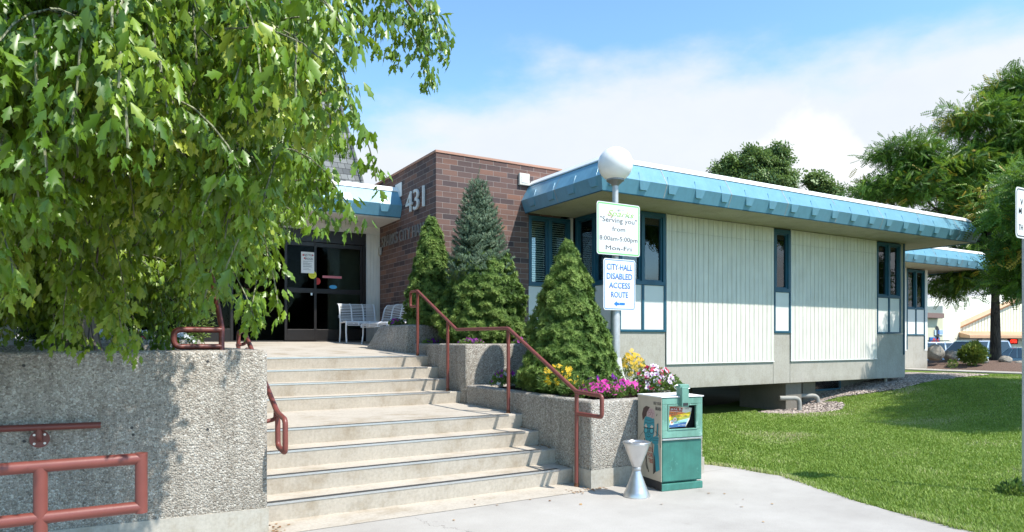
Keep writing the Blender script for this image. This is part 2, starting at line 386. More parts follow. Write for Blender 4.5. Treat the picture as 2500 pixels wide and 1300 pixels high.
RAIL = plain('red_rail_paint', (0.185, 0.050, 0.038), 0.42, 0, 0.14, 7, 0.12, 40, wear=((0.16, 0.05, 0.035), 22, 0.70))
ALU = plain('brushed_aluminium', (0.62, 0.62, 0.62), 0.34, 0.85, 0.08, 10)
GALV = plain('galvanised_pole', (0.50, 0.50, 0.49), 0.5, 0.45, 0.12, 14)
BLIND = plain('blind_slat', (0.80, 0.79, 0.70), 0.6, 0, 0.1, 5)
BENCH = plain('bench_white', (0.74, 0.75, 0.76), 0.4, 0, 0.06, 8)
SIGNW = plain('sign_white', (0.68, 0.69, 0.68), 0.45, 0, 0.03, 5)
INKB = flatcol('ink_blue', (0.015, 0.17, 0.62)); INKG = flatcol('ink_green', (0.18, 0.52, 0.16)); INKK = flatcol('ink_black', (0.03, 0.028, 0.028))
INKGR = flatcol('ink_grey', (0.13, 0.12, 0.13)); INKR = flatcol('ink_red', (0.55, 0.05, 0.05)); GREYL = flatcol('letter_grey', (0.36, 0.35, 0.33))
GRIT = plain('black_grit', (0.045, 0.043, 0.040), 0.95, 0, 0.3, 40, 0.6, 200)

# ------------------------------------------------------------------ mesh helpers
class MB:
    def __init__(s): s.v = []; s.f = []; s.m = []; s.mats = []
    def mi(s, mat):
        if mat is None: return 0
        if mat not in s.mats: s.mats.append(mat)
        return s.mats.index(mat)
    def add(s, vs, fs, mat=None):
        o = len(s.v); k = s.mi(mat); s.v += [tuple(p) for p in vs]
        for f in fs: s.f.append(tuple(i + o for i in f)); s.m.append(k)
        return s
    def box(s, x0, x1, y0, y1, z0, z1, mat=None):
        return s.obox(Vector((0, 0, 0)), Vector((1, 0, 0)), Vector((0, 1, 0)), x0, x1, y0, y1, z0, z1, mat)
    def obox(s, o, u, n, u0, u1, n0, n1, z0, z1, mat=None):
        P = [o + u * a + n * b + Vector((0, 0, c)) for c in (z0, z1) for (a, b) in ((u0, n0), (u1, n0), (u1, n1), (u0, n1))]
        return s.add(P, [(0, 3, 2, 1), (4, 5, 6, 7), (0, 1, 5, 4), (1, 2, 6, 5), (2, 3, 7, 6), (3, 0, 4, 7)], mat)
    def prism(s, poly, z0, z1, mat=None):
        n = len(poly); P = [(x, y, z0) for x, y in poly] + [(x, y, z1) for x, y in poly]
        return s.add(P, [tuple(range(n))[::-1], tuple(range(n, 2 * n))] + [(i, (i + 1) % n, n + (i + 1) % n, n + i) for i in range(n)], mat)
    def tube(s, pts, r, seg=10, mat=None, caps=True):
        pts = [Vector(p) for p in pts]; n = len(pts)
        rs = r if isinstance(r, (list, tuple)) else [r] * n
        up = Vector((0, 0, 1)); prev = None; vs = []
        for i, p in enumerate(pts):
            d = (pts[min(i + 1, n - 1)] - pts[max(i - 1, 0)]).normalized()
            if prev is None:
                a = d.cross(up)
                if a.length < 1e-3: a = d.cross(Vector((1, 0, 0)))
                a.normalize()
            else:
                a = prev - d * prev.dot(d)
                a = a.normalized() if a.length > 1e-4 else d.orthogonal().normalized()
            prev = a; b = d.cross(a)
            k = 1.0
            if 0 < i < n - 1:
                c = (pts[i] - pts[i - 1]).normalized().dot((pts[i + 1] - pts[i]).normalized())
                k = 1 / max(0.6, math.sqrt((1 + c) / 2))
            for j in range(seg):
                t = 2 * math.pi * j / seg
                vs.append(p + (a * math.cos(t) + b * math.sin(t)) * rs[i] * (k if False else 1))
        fs = [(i * seg + j, i * seg + (j + 1) % seg, (i + 1) * seg + (j + 1) % seg, (i + 1) * seg + j) for i in range(n - 1) for j in range(seg)]
        if caps: fs += [tuple(range(seg))[::-1], tuple(range((n - 1) * seg, n * seg))]
        return s.add(vs, fs, mat)
    def lathe(s, prof, cx, cy, seg=32, mat=None, axis=None):
        vs = [(cx + r * math.cos(2 * math.pi * j / seg), cy + r * math.sin(2 * math.pi * j / seg), z) for r, z in prof for j in range(seg)]
        n = len(prof)
        fs = [(i * seg + j, i * seg + (j + 1) % seg, (i + 1) * seg + (j + 1) % seg, (i + 1) * seg + j) for i in range(n - 1) for j in range(seg)]
        return s.add(vs, fs, mat)
    def build(s, name, mat, parent=None, smooth=False, bevel=0.0, bseg=2):
        me = bpy.data.meshes.new(name); me.from_pydata(s.v, [], s.f)
        mats = s.mats if s.mats else [mat]
        for m in mats: me.materials.append(m)
        if s.mats: me.polygons.foreach_set('material_index', s.m)
        bm = bmesh.new(); bm.from_mesh(me); bmesh.ops.recalc_face_normals(bm, faces=bm.faces)
        if bevel:
            es = [e for e in bm.edges if e.is_manifold and e.calc_face_angle(0) > 0.5]
            bmesh.ops.bevel(bm, geom=es, offset=bevel, segments=bseg, affect='EDGES', profile=0.5)
        bm.to_mesh(me); bm.free()
        if smooth:
            me.polygons.foreach_set('use_smooth', [True] * len(me.polygons)); me.set_sharp_from_angle(angle=R(40))
        return link(name, me, parent)
def link(name, me, parent=None):
    o = bpy.data.objects.new(name, me); C.objects.link(o)
    if parent: setpar(o, parent)
    return o
def wmat(o):
    """world matrix from plain location and Z turn, through parents"""
    m = o.matrix_basis
    return (wmat(o.parent) @ o.matrix_parent_inverse @ m) if o.parent else m
def setpar(o, p):
    o.parent = p; o.matrix_parent_inverse = wmat(p).inverted()
def thing(name, label, cat, loc, group=None):
    o = bpy.data.objects.new(name, None); C.objects.link(o); o.location = loc; o.empty_display_size = 0.1
    o['label'] = label; o['category'] = cat
    if group: o['group'] = group
    return o
def tag(o, label, cat, group=None):
    o['label'] = label; o['category'] = cat
    if group: o['group'] = group
    return o
def struct(o, kind='structure'): o['kind'] = kind; return o
def fillet(pts, r, n=4):
    pts = [Vector(p) for p in pts]; out = [pts[0]]
    for i in range(1, len(pts) - 1):
        a, b, c = pts[i - 1], pts[i], pts[i + 1]
        d1 = (a - b); d2 = (c - b); k = min(r, d1.length * 0.45, d2.length * 0.45)
        p1 = b + d1.normalized() * k; p2 = b + d2.normalized() * k
        for j in range(n + 1):
            t = j / n; out.append((1 - t) ** 2 * p1 + 2 * t * (1 - t) * b + t * t * p2)
    out.append(pts[-1]); return out
def text_obj(name, lines, mat, parent, o, u, n, extrude=0.002, off=0.0, bold=0.0, bevel=0.0):
    """lines: (string, centre u, base z, cap height, width or None[, shear]); o,u,n: origin, reading direction, outward normal"""
    if len(lines) > 1:
        return [text_obj(name, [l_], mat, parent, o, u, n, extrude, off, bold, bevel) for l_ in lines]
    bm = bmesh.new()
    for ln in lines:
        s_, cu_, z0, hgt, wid = ln[:5]
        cv = bpy.data.curves.new('t', 'FONT'); cv.body = s_; cv.size = 1; cv.extrude = 0; cv.offset = bold; cv.resolution_u = 3
        if len(ln) > 5: cv.shear = ln[5]
        ob = bpy.data.objects.new('t', cv); C.objects.link(ob)
        dg = bpy.context.evaluated_depsgraph_get(); me = bpy.data.meshes.new_from_object(ob.evaluated_get(dg))
        bpy.data.objects.remove(ob); bpy.data.curves.remove(cv)
        xs = [v_.co.x for v_ in me.vertices]; x0, x1 = min(xs), max(xs)
        sz = hgt / 0.73; sx = (wid / (x1 - x0)) if wid else sz
        w_ = (x1 - x0) * sx
        for v_ in me.vertices:
            a = (v_.co.x - x0) * sx - w_ / 2 + cu_; z = v_.co.y * sz + z0
            p = o + u * a + n * off; v_.co = Vector((p.x, p.y, p.z + z))
        bm.from_mesh(me); bpy.data.meshes.remove(me)
    if extrude > 0:
        r_ = bmesh.ops.extrude_face_region(bm, geom=bm.faces[:])
        bmesh.ops.translate(bm, verts=[g for g in r_['geom'] if isinstance(g, bmesh.types.BMVert)], vec=n * extrude)
        bmesh.ops.recalc_face_normals(bm, faces=bm.faces)
    me = bpy.data.meshes.new(name); bm.to_mesh(me); bm.free(); me.materials.append(mat)
    return link(name, me, parent)
def np_mesh(name, verts, nper, faces_tpl, var, mat, parent=None, smooth=False):
    """many copies of one template already laid out: verts (N, k, 3), template faces, one 'var' per copy"""
    N, k, _ = verts.shape
    loops, starts, totals = [], [], []
    ft = faces_tpl; tot = sum(len(f) for f in ft)
    base = np.array([i for f in ft for i in f], dtype=np.int64)
    li = (base[None, :] + (np.arange(N) * k)[:, None]).ravel()
    ls = np.array([len(f) for f in ft]); st = np.concatenate([[0], np.cumsum(ls)[:-1]])
    starts = (st[None, :] + (np.arange(N) * tot)[:, None]).ravel()
    me = bpy.data.meshes.new(name)
    me.vertices.add(N * k); me.vertices.foreach_set('co', verts.astype(np.float32).ravel())
    me.loops.add(len(li)); me.loops.foreach_set('vertex_index', li.astype(np.int32))
    me.polygons.add(len(starts)); me.polygons.foreach_set('loop_start', starts.astype(np.int32))
    me.update(calc_edges=True)
    a = me.attributes.new('var', 'FLOAT', 'FACE'); a.data.foreach_set('value', np.repeat(var, len(ft)).astype(np.float32))
    if smooth: me.polygons.foreach_set('use_smooth', np.ones(len(starts), dtype=bool))
    me.materials.append(mat)
    return link(name, me, parent)
def rot_from(dirs, rolls):
    """(N,3) directions for local Y, roll about it -> (N,3,3)"""
    y = dirs / np.linalg.norm(dirs, axis=1, keepdims=True)
    ref = np.tile(np.array([0, 0, 1.0]), (len(y), 1)); ref[np.abs(y[:, 2]) > 0.95] = [1, 0, 0]
    x = np.cross(y, ref); x /= np.linalg.norm(x, axis=1, keepdims=True); z = np.cross(x, y)
    c, s_ = np.cos(rolls)[:, None], np.sin(rolls)[:, None]
    x2 = x * c + z * s_; z2 = -x * s_ + z * c
    return np.stack([x2, y, z2], axis=2)
def rot_to_light(dirs, spread):
    """leaves hold their upper face towards the light"""
    y = dirs / np.linalg.norm(dirs, axis=1, keepdims=True)
    ref = np.array([0.35, -0.62, 0.75]) + rng.normal(0, spread, (len(y), 3))
    z = ref - y * np.sum(ref * y, axis=1, keepdims=True); z /= np.linalg.norm(z, axis=1, keepdims=True) + 1e-9
    return np.stack([np.cross(y, z), y, z], axis=2)
def place(tpl, pos, rot, scale):
    return np.einsum('nij,kj->nki', rot, tpl) * scale[:, None, None] + pos[:, None, :]

V3 = Vector
UX, UY = V3((1, 0, 0)), V3((0, 1, 0))
NX, NY = V3((-1, 0, 0)), V3((0, -1, 0))


# ------------------------------------------------------------------ ground
def sstep(a, b, x):
    t = max(0.0, min(1.0, (x - a) / (b - a))); return t * t * (3 - 2 * t)
def ground_h(x, y):
    h = -0.03 + 0.56 * sstep(13.6, 19.5, x + 0.12 * (10 - y) * (1 if y < 10 else 0))
    h -= 0.07 * sstep(9, 12, x) * (1 - sstep(14, 15.5, x)) * sstep(7.5, 9.5, y)
    return h
def grid(name, x0, x1, y0, y1, nx, ny, hf, mat, keep=None):
    vs = [(x0 + (x1 - x0) * i / nx, y0 + (y1 - y0) * j / ny) for j in range(ny + 1) for i in range(nx + 1)]
    v3 = [(x, y, hf(x, y)) for x, y in vs]
    fs = []
    for j in range(ny):
        for i in range(nx):
            a = j * (nx + 1) + i
            if keep:
                cx, cy = vs[a][0] + (x1 - x0) / nx / 2, vs[a][1] + (y1 - y0) / ny / 2
                if not keep(cx, cy): continue
            fs.append((a, a + 1, a + nx + 2, a + nx + 1))
    return struct(MB().add(v3, fs).build(name, mat, smooth=True))

struct(MB().add([(-1500, -1500, -0.3), (1500, -1500, -0.3), (1500, 1500, -0.3), (-1500, 1500, -0.3)], [(0, 1, 2, 3)]).build('ground', MATS['earth']))
struct(MB().add([(26, 17, -0.2), (90, 17, -0.2), (140, 44, -0.2), (26, 44, -0.2)], [(0, 1, 2, 3)]).build('parking_lot', MATS['asphalt']))
# edge of the pavement against the lawn
edge = [(9.5, -6.0), (7.4, -1.0), (6.45, 1.6), (6.22, 3.06), (6.42, 4.05), (6.86, 5.34), (6.72, 6.15), (6.45, 6.6), (6.2, 6.62)]
def rag(p, q, n):
    out = []
    for i in range(n):
        t = i / n; x = p[0] + (q[0] - p[0]) * t; y = p[1] + (q[1] - p[1]) * t
        out.append((x + 0.07 * (mnoise.noise(V3((x * 4, y * 4, 0)))), y + 0.02 * mnoise.noise(V3((x * 5, y * 5, 3)))))
    return out
edge_f = []
for a, b in zip(edge[:-1], edge[1:]): edge_f += rag(a, b, 14)
edge_f.append(edge[-1])
poly = edge_f + [(-20, 6.62), (-20, -6)]
bm = bmesh.new(); vsb = [bm.verts.new((x, y, 0)) for x, y in poly]; f = bm.faces.new(vsb)
bmesh.ops.triangulate(bm, faces=[f])
bmesh.ops.recalc_face_normals(bm, faces=bm.faces)
me = bpy.data.meshes.new('pavement'); bm.to_mesh(me); bm.free(); me.materials.append(MATS['pave']); struct(link('pavement', me))

def edge_x(y):
    for (xa, ya), (xb, yb) in zip(edge[:-1], edge[1:]):
        if ya <= y <= yb and yb > ya: return xa + (xb - xa) * (y - ya) / (yb - ya)
    return 6.2
def gravel_at(x, y):
    """gravel beds along the foot of the wing"""
    a = y > 10.55 - 0.75 * sstep(15.5, 17.5, x) * (1 - 0.7 * sstep(19.0, 22.5, x)) + 0.12 * mnoise.noise(V3((x * 1.3, y, 0))) and 14.8 < x < 22.8
    b = ((x - 13.9) / 1.35) ** 2 + ((y - 10.2) / 0.6) ** 2 < 1
    return a or b
def is_lawn(x, y):
    if y > 12.6 and x < 20: return False
    if x > 24.3: return False
    return x > edge_x(y) - 0.3 if y < 6.62 else (x > 5.5)
grid('lawn', 5.4, 27.0, -6, 16, 108, 110, ground_h, MATS['lawn_soil'], is_lawn)
# concrete path behind the lawn
pth = MB()
for i in range(24):
    y0 = 2 + i * 0.6; y1 = y0 + 0.59
    pth.box(24.25, 25.35, y0, y1, 0.42, 0.565)
struct(pth.build('footpath', MATS['pave']))
def mound_h(x, y):
    r = math.hypot((x - 29.5) / 3.6, (y - 13.6) / 4.2)
    return 0.44 + 0.36 * max(0, 1 - r * r) + 0.05 * mnoise.noise(V3((x * 0.9, y * 0.9, 5))) + 0.02 * mnoise.noise(V3((x * 4, y * 4, 1))) - 0.7 * sstep(33, 36, x) - 0.7 * sstep(17.5, 20, y)
grid('mulch_bed', 25.35, 37, 1, 20, 60, 90, mound_h, MATS['mulch'])

# gravel stones: one mass lying on the bed
def pebbles(name, n, fn, box, mat, zf, size=(0.02, 0.045)):
    ico = [(0, 0, 1), (0.9, 0, 0.3), (0.28, 0.85, 0.3), (-0.72, 0.53, 0.3), (-0.72, -0.53, 0.3), (0.28, -0.85, 0.3), (0, 0, -0.6)]
    fc = [(0, 1, 2), (0, 2, 3), (0, 3, 4), (0, 4, 5), (0, 5, 1), (6, 2, 1), (6, 3, 2), (6, 4, 3), (6, 5, 4), (6, 1, 5)]
    P = []
    while len(P) < n:
        x = random.uniform(box[0], box[1]); y = random.uniform(box[2], box[3])
        if fn(x, y): P.append((x, y, zf(x, y) + 0.004))
    P = np.array(P); sc = rng.uniform(*size, n)
    tp = np.array(ico) * np.array([1, 1, 0.6])
    ang = rng.uniform(0, 6.28, n); rot = np.zeros((n, 3, 3)); rot[:, 0, 0] = np.cos(ang); rot[:, 0, 1] = -np.sin(ang); rot[:, 1, 0] = np.sin(ang); rot[:, 1, 1] = np.cos(ang); rot[:, 2, 2] = 1
    return struct(np_mesh(name, place(tp, P, rot, sc), 7, fc, rng.uniform(0, 1, n), mat), 'stuff')
mat_leaf('pebble_mix', [(0, (0.13, 0.11, 0.10)), (0.5, (0.33, 0.27, 0.23)), (1, (0.55, 0.47, 0.41))], 0.0, (0, 0, 0), 0.9, 0.2)
grid('gravel_bed', 12, 23.2, 9.2, 12.6, 80, 40, lambda x, y: ground_h(x, y) + 0.012, MATS['river_gravel'], gravel_at)
pebbles('gravel', 15000, gravel_at, (11.8, 22.8, 9.0, 11.6), MATS['pebble_mix'], lambda x, y: ground_h(x, y) + 0.012, (0.025, 0.055))

# grass blades over the lawn, one mass
def grass(n):
    P = []
    while len(P) < n:
        # denser near the camera
        r_ = 2.6 * (26 / 2.6) ** (random.random() ** 0.85)
        a = random.uniform(R(-35), R(66)); dx, dy = math.cos(a) * r_, math.sin(a) * r_
        x, y = dx, dy
        if x < 5.9 or y < -1.5 or x > 24.3 or y > 13.5: continue
        if gravel_at(x, y) or (8.4 < x < 18.7 and y > 10.6) or (x < 8.6 and y > 9.0): continue
        ex = edge_x(y) if y < 6.62 else 6.3
        if y > 6.6 and x < 6.2 + 0.28 * (y - 5.9): continue
        if x < ex - 0.02 - 0.05 * max(0, mnoise.noise(V3((x * 6, y * 6, 2)))): continue
        P.append((x, y, r_))
    P = np.array(P); n = len(P)
    cl = np.array([mnoise.noise(V3((x * 1.1, y * 1.1, 0))) * 0.5 + mnoise.noise(V3((x * 4.5, y * 4.5, 7))) * 0.35 for x, y, _ in P])
    dry = np.array([max(0.0, mnoise.noise(V3((x * 0.55, y * 0.9, 11))) - 0.12) for x, y, _ in P])
    ed = np.array([max(0.0, 1 - abs(x - edge_x(y)) / 0.22) if y < 6.62 else 0 for x, y, _ in P])
    h = (0.026 + 0.020 * rng.random(n)) * (1 + 0.5 * np.clip(cl, -0.5, 0.6)) * (1 - 0.012 * P[:, 2]) * (1 + 1.0 * ed)
    w = 0.0020 + 0.00042 * P[:, 2]
    az = rng.uniform(0, 2 * math.pi, n); lean = rng.uniform(0.1, 0.9, n) * h
    z = np.array([ground_h(x, y) for x, y, _ in P])
    z = np.maximum(z, -0.03)
    base = np.stack([P[:, 0], P[:, 1], z], 1)
    cx, sx = np.cos(az), np.sin(az)
    side = np.stack([cx, sx, np.zeros(n)], 1) * w[:, None]; fwd = np.stack([-sx, cx, np.zeros(n)], 1)
    V = np.zeros((n, 5, 3)); V[:, 0] = base - side; V[:, 1] = base + side
    mid = base + fwd * (lean * 0.35)[:, None] + np.array([0, 0, 1]) * (h * 0.6)[:, None]
    V[:, 2] = mid + side * 0.7; V[:, 3] = mid - side * 0.7
    V[:, 4] = base + fwd * lean[:, None] + np.array([0, 0, 1]) * h[:, None]
    var = np.clip(0.45 + 0.45 * cl + rng.normal(0, 0.17, n) + 0.25 * (ed > 0.3) * rng.random(n) + 1.8 * dry * rng.random(n), 0, 1)
    o = np_mesh('grass', V, 5, [(0, 1, 2, 3), (3, 2, 4)], var, MATS['grass_blade'])
    return struct(o, 'stuff')
grass(400000)

# ------------------------------------------------------------------ stairs and landings
RZ = 0.167
NOS = [6.21, 6.56, 6.93, 7.32, 9.10, 9.50, 9.90, 10.30]     # nosing lines, bottom step first
SX0, SX1 = 1.18, 4.60
st = thing('concrete_stairs', 'two flights of wide pale concrete stairs with dark grit strips', 'stairs', ((SX0 + SX1) / 2, 6.2, 0))
for i, y0 in enumerate(NOS):
    z0 = 0 if i == 0 else RZ * i; z1 = RZ * (i + 1)
    y1 = NOS[i + 1] + 0.0 if i < 7 else None
    m = MB()
    if i < 7:
        # sloping riser, tread running back under the next riser
        m.add([(SX0, y0 + 0.025, z0 - 0.02), (SX1, y0 + 0.025, z0 - 0.02), (SX1, y0, z1), (SX0, y0, z1), (SX1, y1 + 0.05, z1), (SX0, y1 + 0.05, z1), (SX1, y1 + 0.05, z0 - 0.02), (SX0, y1 + 0.05, z0 - 0.02)],
              [(0, 1, 2, 3), (3, 2, 4, 5), (5, 4, 6, 7), (0, 3, 5, 7), (1, 6, 4, 2), (0, 7, 6, 1)])
        s_ = m.build('step', MATS['step_concrete'], st, bevel=0.012)
    else:
        # top landing slopes gently up to the doors
        zt = z1; zb = 1.565; yb = 14.95
        s_ = MB().add([(SX0, y0 + 0.025, z0 - 0.02), (5.39, y0 + 0.025, z0 - 0.02), (5.39, y0, zt), (SX0, y0, zt), (5.39, yb, zb), (SX0, yb, zb), (5.39, yb, 0.5), (SX0, yb, 0.5)],
                      [(0, 1, 2, 3), (3, 2, 4, 5), (5, 4, 6, 7), (0, 3, 5, 7), (1, 6, 4, 2), (0, 7, 6, 1)]).build('landing', MATS['step_concrete'], st, bevel=0.012)
    xa, xb = SX0 + 0.03, SX1 - (0.27 if i < 4 else 0.22)
    ns = MB().box(xa, xb, y0 - 0.003, y0 + 0.009, z1 - 0.012, z1 + 0.006, ALU).box(xa, xb, y0 + 0.0095, y0 + 0.088, z1 - 0.01, z1 + 0.0045, GRIT)
    ns.build('nosing_strip', None, s_)
# the pavement joint strip at the foot of the stairs
struct(MB().add([(SX0, 5.80, 0.004), (4.42, 5.80, 0.004), (4.42, 6.25, 0.004), (SX0, 6.25, 0.004)], [(0, 1, 2, 3)]).build('stair_foot_strip', MATS['step_concrete']))

# leaf litter along the stair edge
mat_leaf('dry_leaf', [(0, (0.20, 0.09, 0.04)), (1, (0.42, 0.26, 0.12))], 0.1, (0.4, 0.3, 0.1), 0.8)
LP = []
for i, y0 in enumerate(NOS[:7]):
    for k in range(26):
        LP.append((4.56 - abs(random.gauss(0, 0.05)), random.uniform(y0 + 0.06, NOS[i + 1]), RZ * (i + 1) + 0.008))
for k in range(26): LP.append((1.22 + abs(random.gauss(0, 0.06)), 5.9 + random.uniform(-0.25, 0.25), 0.008))
for k in range(50): LP.append((4.45 + random.uniform(-0.25, 0.2), 5.82 + random.gauss(0, 0.07), 0.008))
for k in range(30): LP.append((random.uniform(1.3, 6.2), random.uniform(3.4, 6.1), 0.006))
LP = np.array(LP); n = len(LP)
struct(np_mesh('leaf_litter', place(np.array([[-0.5, -0.5, 0], [0.5, -0.4, 0.1], [0.4, 0.6, 0], [-0.4, 0.5, 0.15]]), LP, rot_from(np.stack([np.cos(np.arange(n)), np.sin(np.arange(n)), np.zeros(n)], 1), rng.normal(0, 0.2, n)), rng.uniform(0.012, 0.028, n)), 4, [(0, 1, 2, 3)], rng.random(n), MATS['dry_leaf']), 'stuff')

# ------------------------------------------------------------------ aggregate walls and planters
def wobble_wall(name, boxes, parent, bev=0.03, mat='agg'):
    m = MB()
    for b in boxes: m.box(*b)
    return m.build(name, MATS[mat], parent, bevel=bev, bseg=3, smooth=True)
# left planter with its long wall towards the ramp
WY = 5.93
lp = thing('planter_wall', 'tall exposed aggregate planter wall under the drooping tree', 'planter', (-1.2, WY, 0))
wobble_wall('wall', [(-7.5, SX0, WY, WY + 0.26, 0.0, 1.515)], lp)
wobble_wall('side_wall', [(SX0 - 0.24, SX0 - 0.002, WY + 0.262, 10.28, 0.0, 1.515)], lp, 0.02)
wobble_wall('back_wall', [(-7.5, SX0 - 0.25, 9.0, 9.22, 0.6, 1.545)], lp, 0.02)
MB().box(-7.4, SX0 - 0.25, WY + 0.27, 9.0, 0.3, 1.40).build('soil', MATS['planting_soil'], lp)
MB().add([(-7.5, WY - 0.012, 0), (SX0 + 0.006, WY - 0.012, 0), (SX0 + 0.006, WY - 0.012, 0.205), (-7.5, WY - 0.012, 0.34), (-7.5, WY + 0.1, 0), (SX0 + 0.006, WY + 0.1, 0), (SX0 + 0.006, WY + 0.1, 0.205), (-7.5, WY + 0.1, 0.34)],
         [(0, 1, 2, 3), (3, 2, 6, 7), (1, 5, 6, 2), (0, 3, 7, 4)]).build('plinth', MATS['plinth_concrete'], lp)
# tie holes left in the wall
for (px, py) in ((58, 893), (325, 889), (507, 883), (59, 1078), (325, 1062), (507, 1049), (322, 1045)):
    x = on_y(px, WY); z = z_at(py, x, WY)
    vs = [(x + 0.011 * math.cos(a), WY - 0.0015, z + 0.011 * math.sin(a)) for a in np.linspace(0, 6.28, 13)[:-1]]
    h_ = MB().add(vs, [tuple(range(12))]).build('tie_hole', INKK, lp)
# the raised bed left of the landing
rb = thing('raised_planter', 'low aggregate planter behind the ramp wall with white petunias and evergreens', 'planter', (0, 11, 1.4))
wobble_wall('wall', [(-7.5, SX0 - 0.25, 9.6, 9.8, 0.6, 1.60), (SX0 - 0.25, SX0 - 0.02, 10.3, 14.8, 0.6, 1.60)], rb, 0.02)
MB().box(-7.4, SX0 - 0.26, 9.8, 14.8, 0.6, 1.52).build('soil', MATS['planting_soil'], rb)

def planter(name, label, outer, z0, z1, t, soil, bev=0.035, mound=0.0):
    """ring wall from an outer polygon (counter-clockwise), hollow, filled with soil"""
    p = thing(name, label, 'planter', (sum(q[0] for q in outer) / len(outer), sum(q[1] for q in outer) / len(outer), z0))
    n = len(outer); inner = []
    for i in range(n):
        a, b, c = V3(outer[i - 1]).to_2d(), V3(outer[i]).to_2d(), V3(outer[(i + 1) % n]).to_2d()
        d1, d2 = (b - a).normalized(), (c - b).normalized()
        n1_, n2_ = V3((-d1.y, d1.x)), V3((-d2.y, d2.x)); k = (n1_ + n2_); k = k / k.dot(n1_)
        inner.append((b.x + k.x * t, b.y + k.y * t))
    vs = [(x, y, z0) for x, y in outer] + [(x, y, z1) for x, y in outer] + [(x, y, z1) for x, y in inner] + [(x, y, z0) for x, y in inner]
    fs = []
    for i in range(n):
        j = (i + 1) % n
        fs += [(i, j, n + j, n + i), (n + i, n + j, 2 * n + j, 2 * n + i), (2 * n + i, 2 * n + j, 3 * n + j, 3 * n + i), (3 * n + i, 3 * n + j, j, i)]
    MB().add(vs, fs).build('wall', MATS['agg'], p, bevel=bev, bseg=3, smooth=True)
    # soil as a soft mound
    cx, cy = p.location.x, p.location.y; m = MB(); rings = 6; vs = []; fs = []
    for k in range(rings + 1):
        f_ = 1 - k / rings * 0.98
        for x, y in inner: vs.append((cx + (x - cx) * f_, cy + (y - cy) * f_, soil + mound * math.sin((1 - f_) * 1.57) + 0.01 * random.random()))
    for k in range(rings):
        for i in range(n): fs.append((k * n + i, k * n + (i + 1) % n, (k + 1) * n + (i + 1) % n, (k + 1) * n + i))
    fs.append(tuple(range(rings * n, rings * n + n)))
    m.add(vs, fs).build('soil', MATS['planting_soil'], p, smooth=True)
    return p
pl1 = planter('stone_planter', 'front aggregate planter beside the lower stairs with pink petunias and lamp post', [(4.50, 5.87), (6.18, 5.87), (7.05, 8.94), (4.56, 8.94)], 0.0, 0.94, 0.17, 0.88, mound=0.14)
MB().add([(4.492, 5.862, 0), (6.188, 5.862, 0), (6.188, 5.862, 0.20), (4.492, 5.862, 0.20), (4.492, 6.19, 0), (4.492, 6.19, 0.20)], [(0, 1, 2, 3), (4, 0, 3, 5)]).build('plinth', MATS['plinth_concrete'], pl1)
pl2 = planter('stone_planter', 'middle aggregate planter tier carrying the tallest spruce', [(4.56, 8.95), (7.35, 8.95), (7.35, 11.78), (5.4, 11.78), (5.4, 11.2), (4.56, 11.2)], 0.35, 1.54, 0.18, 1.49, mound=0.06)
# upper tier, its left end leaning back
pl3 = thing('stone_planter', 'low aggregate planter with a sloping end next to the white bench', 'planter', (4.8, 11.3, 1.35))
vs = [(4.34, 10.95, 1.2), (5.38, 10.95, 1.2), (5.38, 10.95, 1.86), (4.46, 10.95, 1.86), (4.18, 12.30, 1.3), (5.38, 12.30, 1.3), (5.38, 12.30, 1.86), (4.44, 12.05, 1.86)]
vs = [(4.42, 10.95, 1.2), (5.38, 10.95, 1.2), (5.38, 10.95, 1.86), (4.47, 10.95, 1.86), (4.12, 12.35, 1.3), (5.38, 12.35, 1.3), (5.38, 12.35, 1.86), (4.42, 12.20, 1.86)]
MB().add(vs, [(0, 1, 2, 3), (3, 2, 6, 7), (7, 6, 5, 4), (0, 3, 7, 4), (1, 5, 6, 2), (0, 4, 5, 1)]).build('wall', MATS['agg'], pl3, bevel=0.035, bseg=3, smooth=True)
MB().box(4.62, 5.37, 11.1, 12.1, 1.80, 1.875).build('soil', MATS['planting_soil'], pl3)

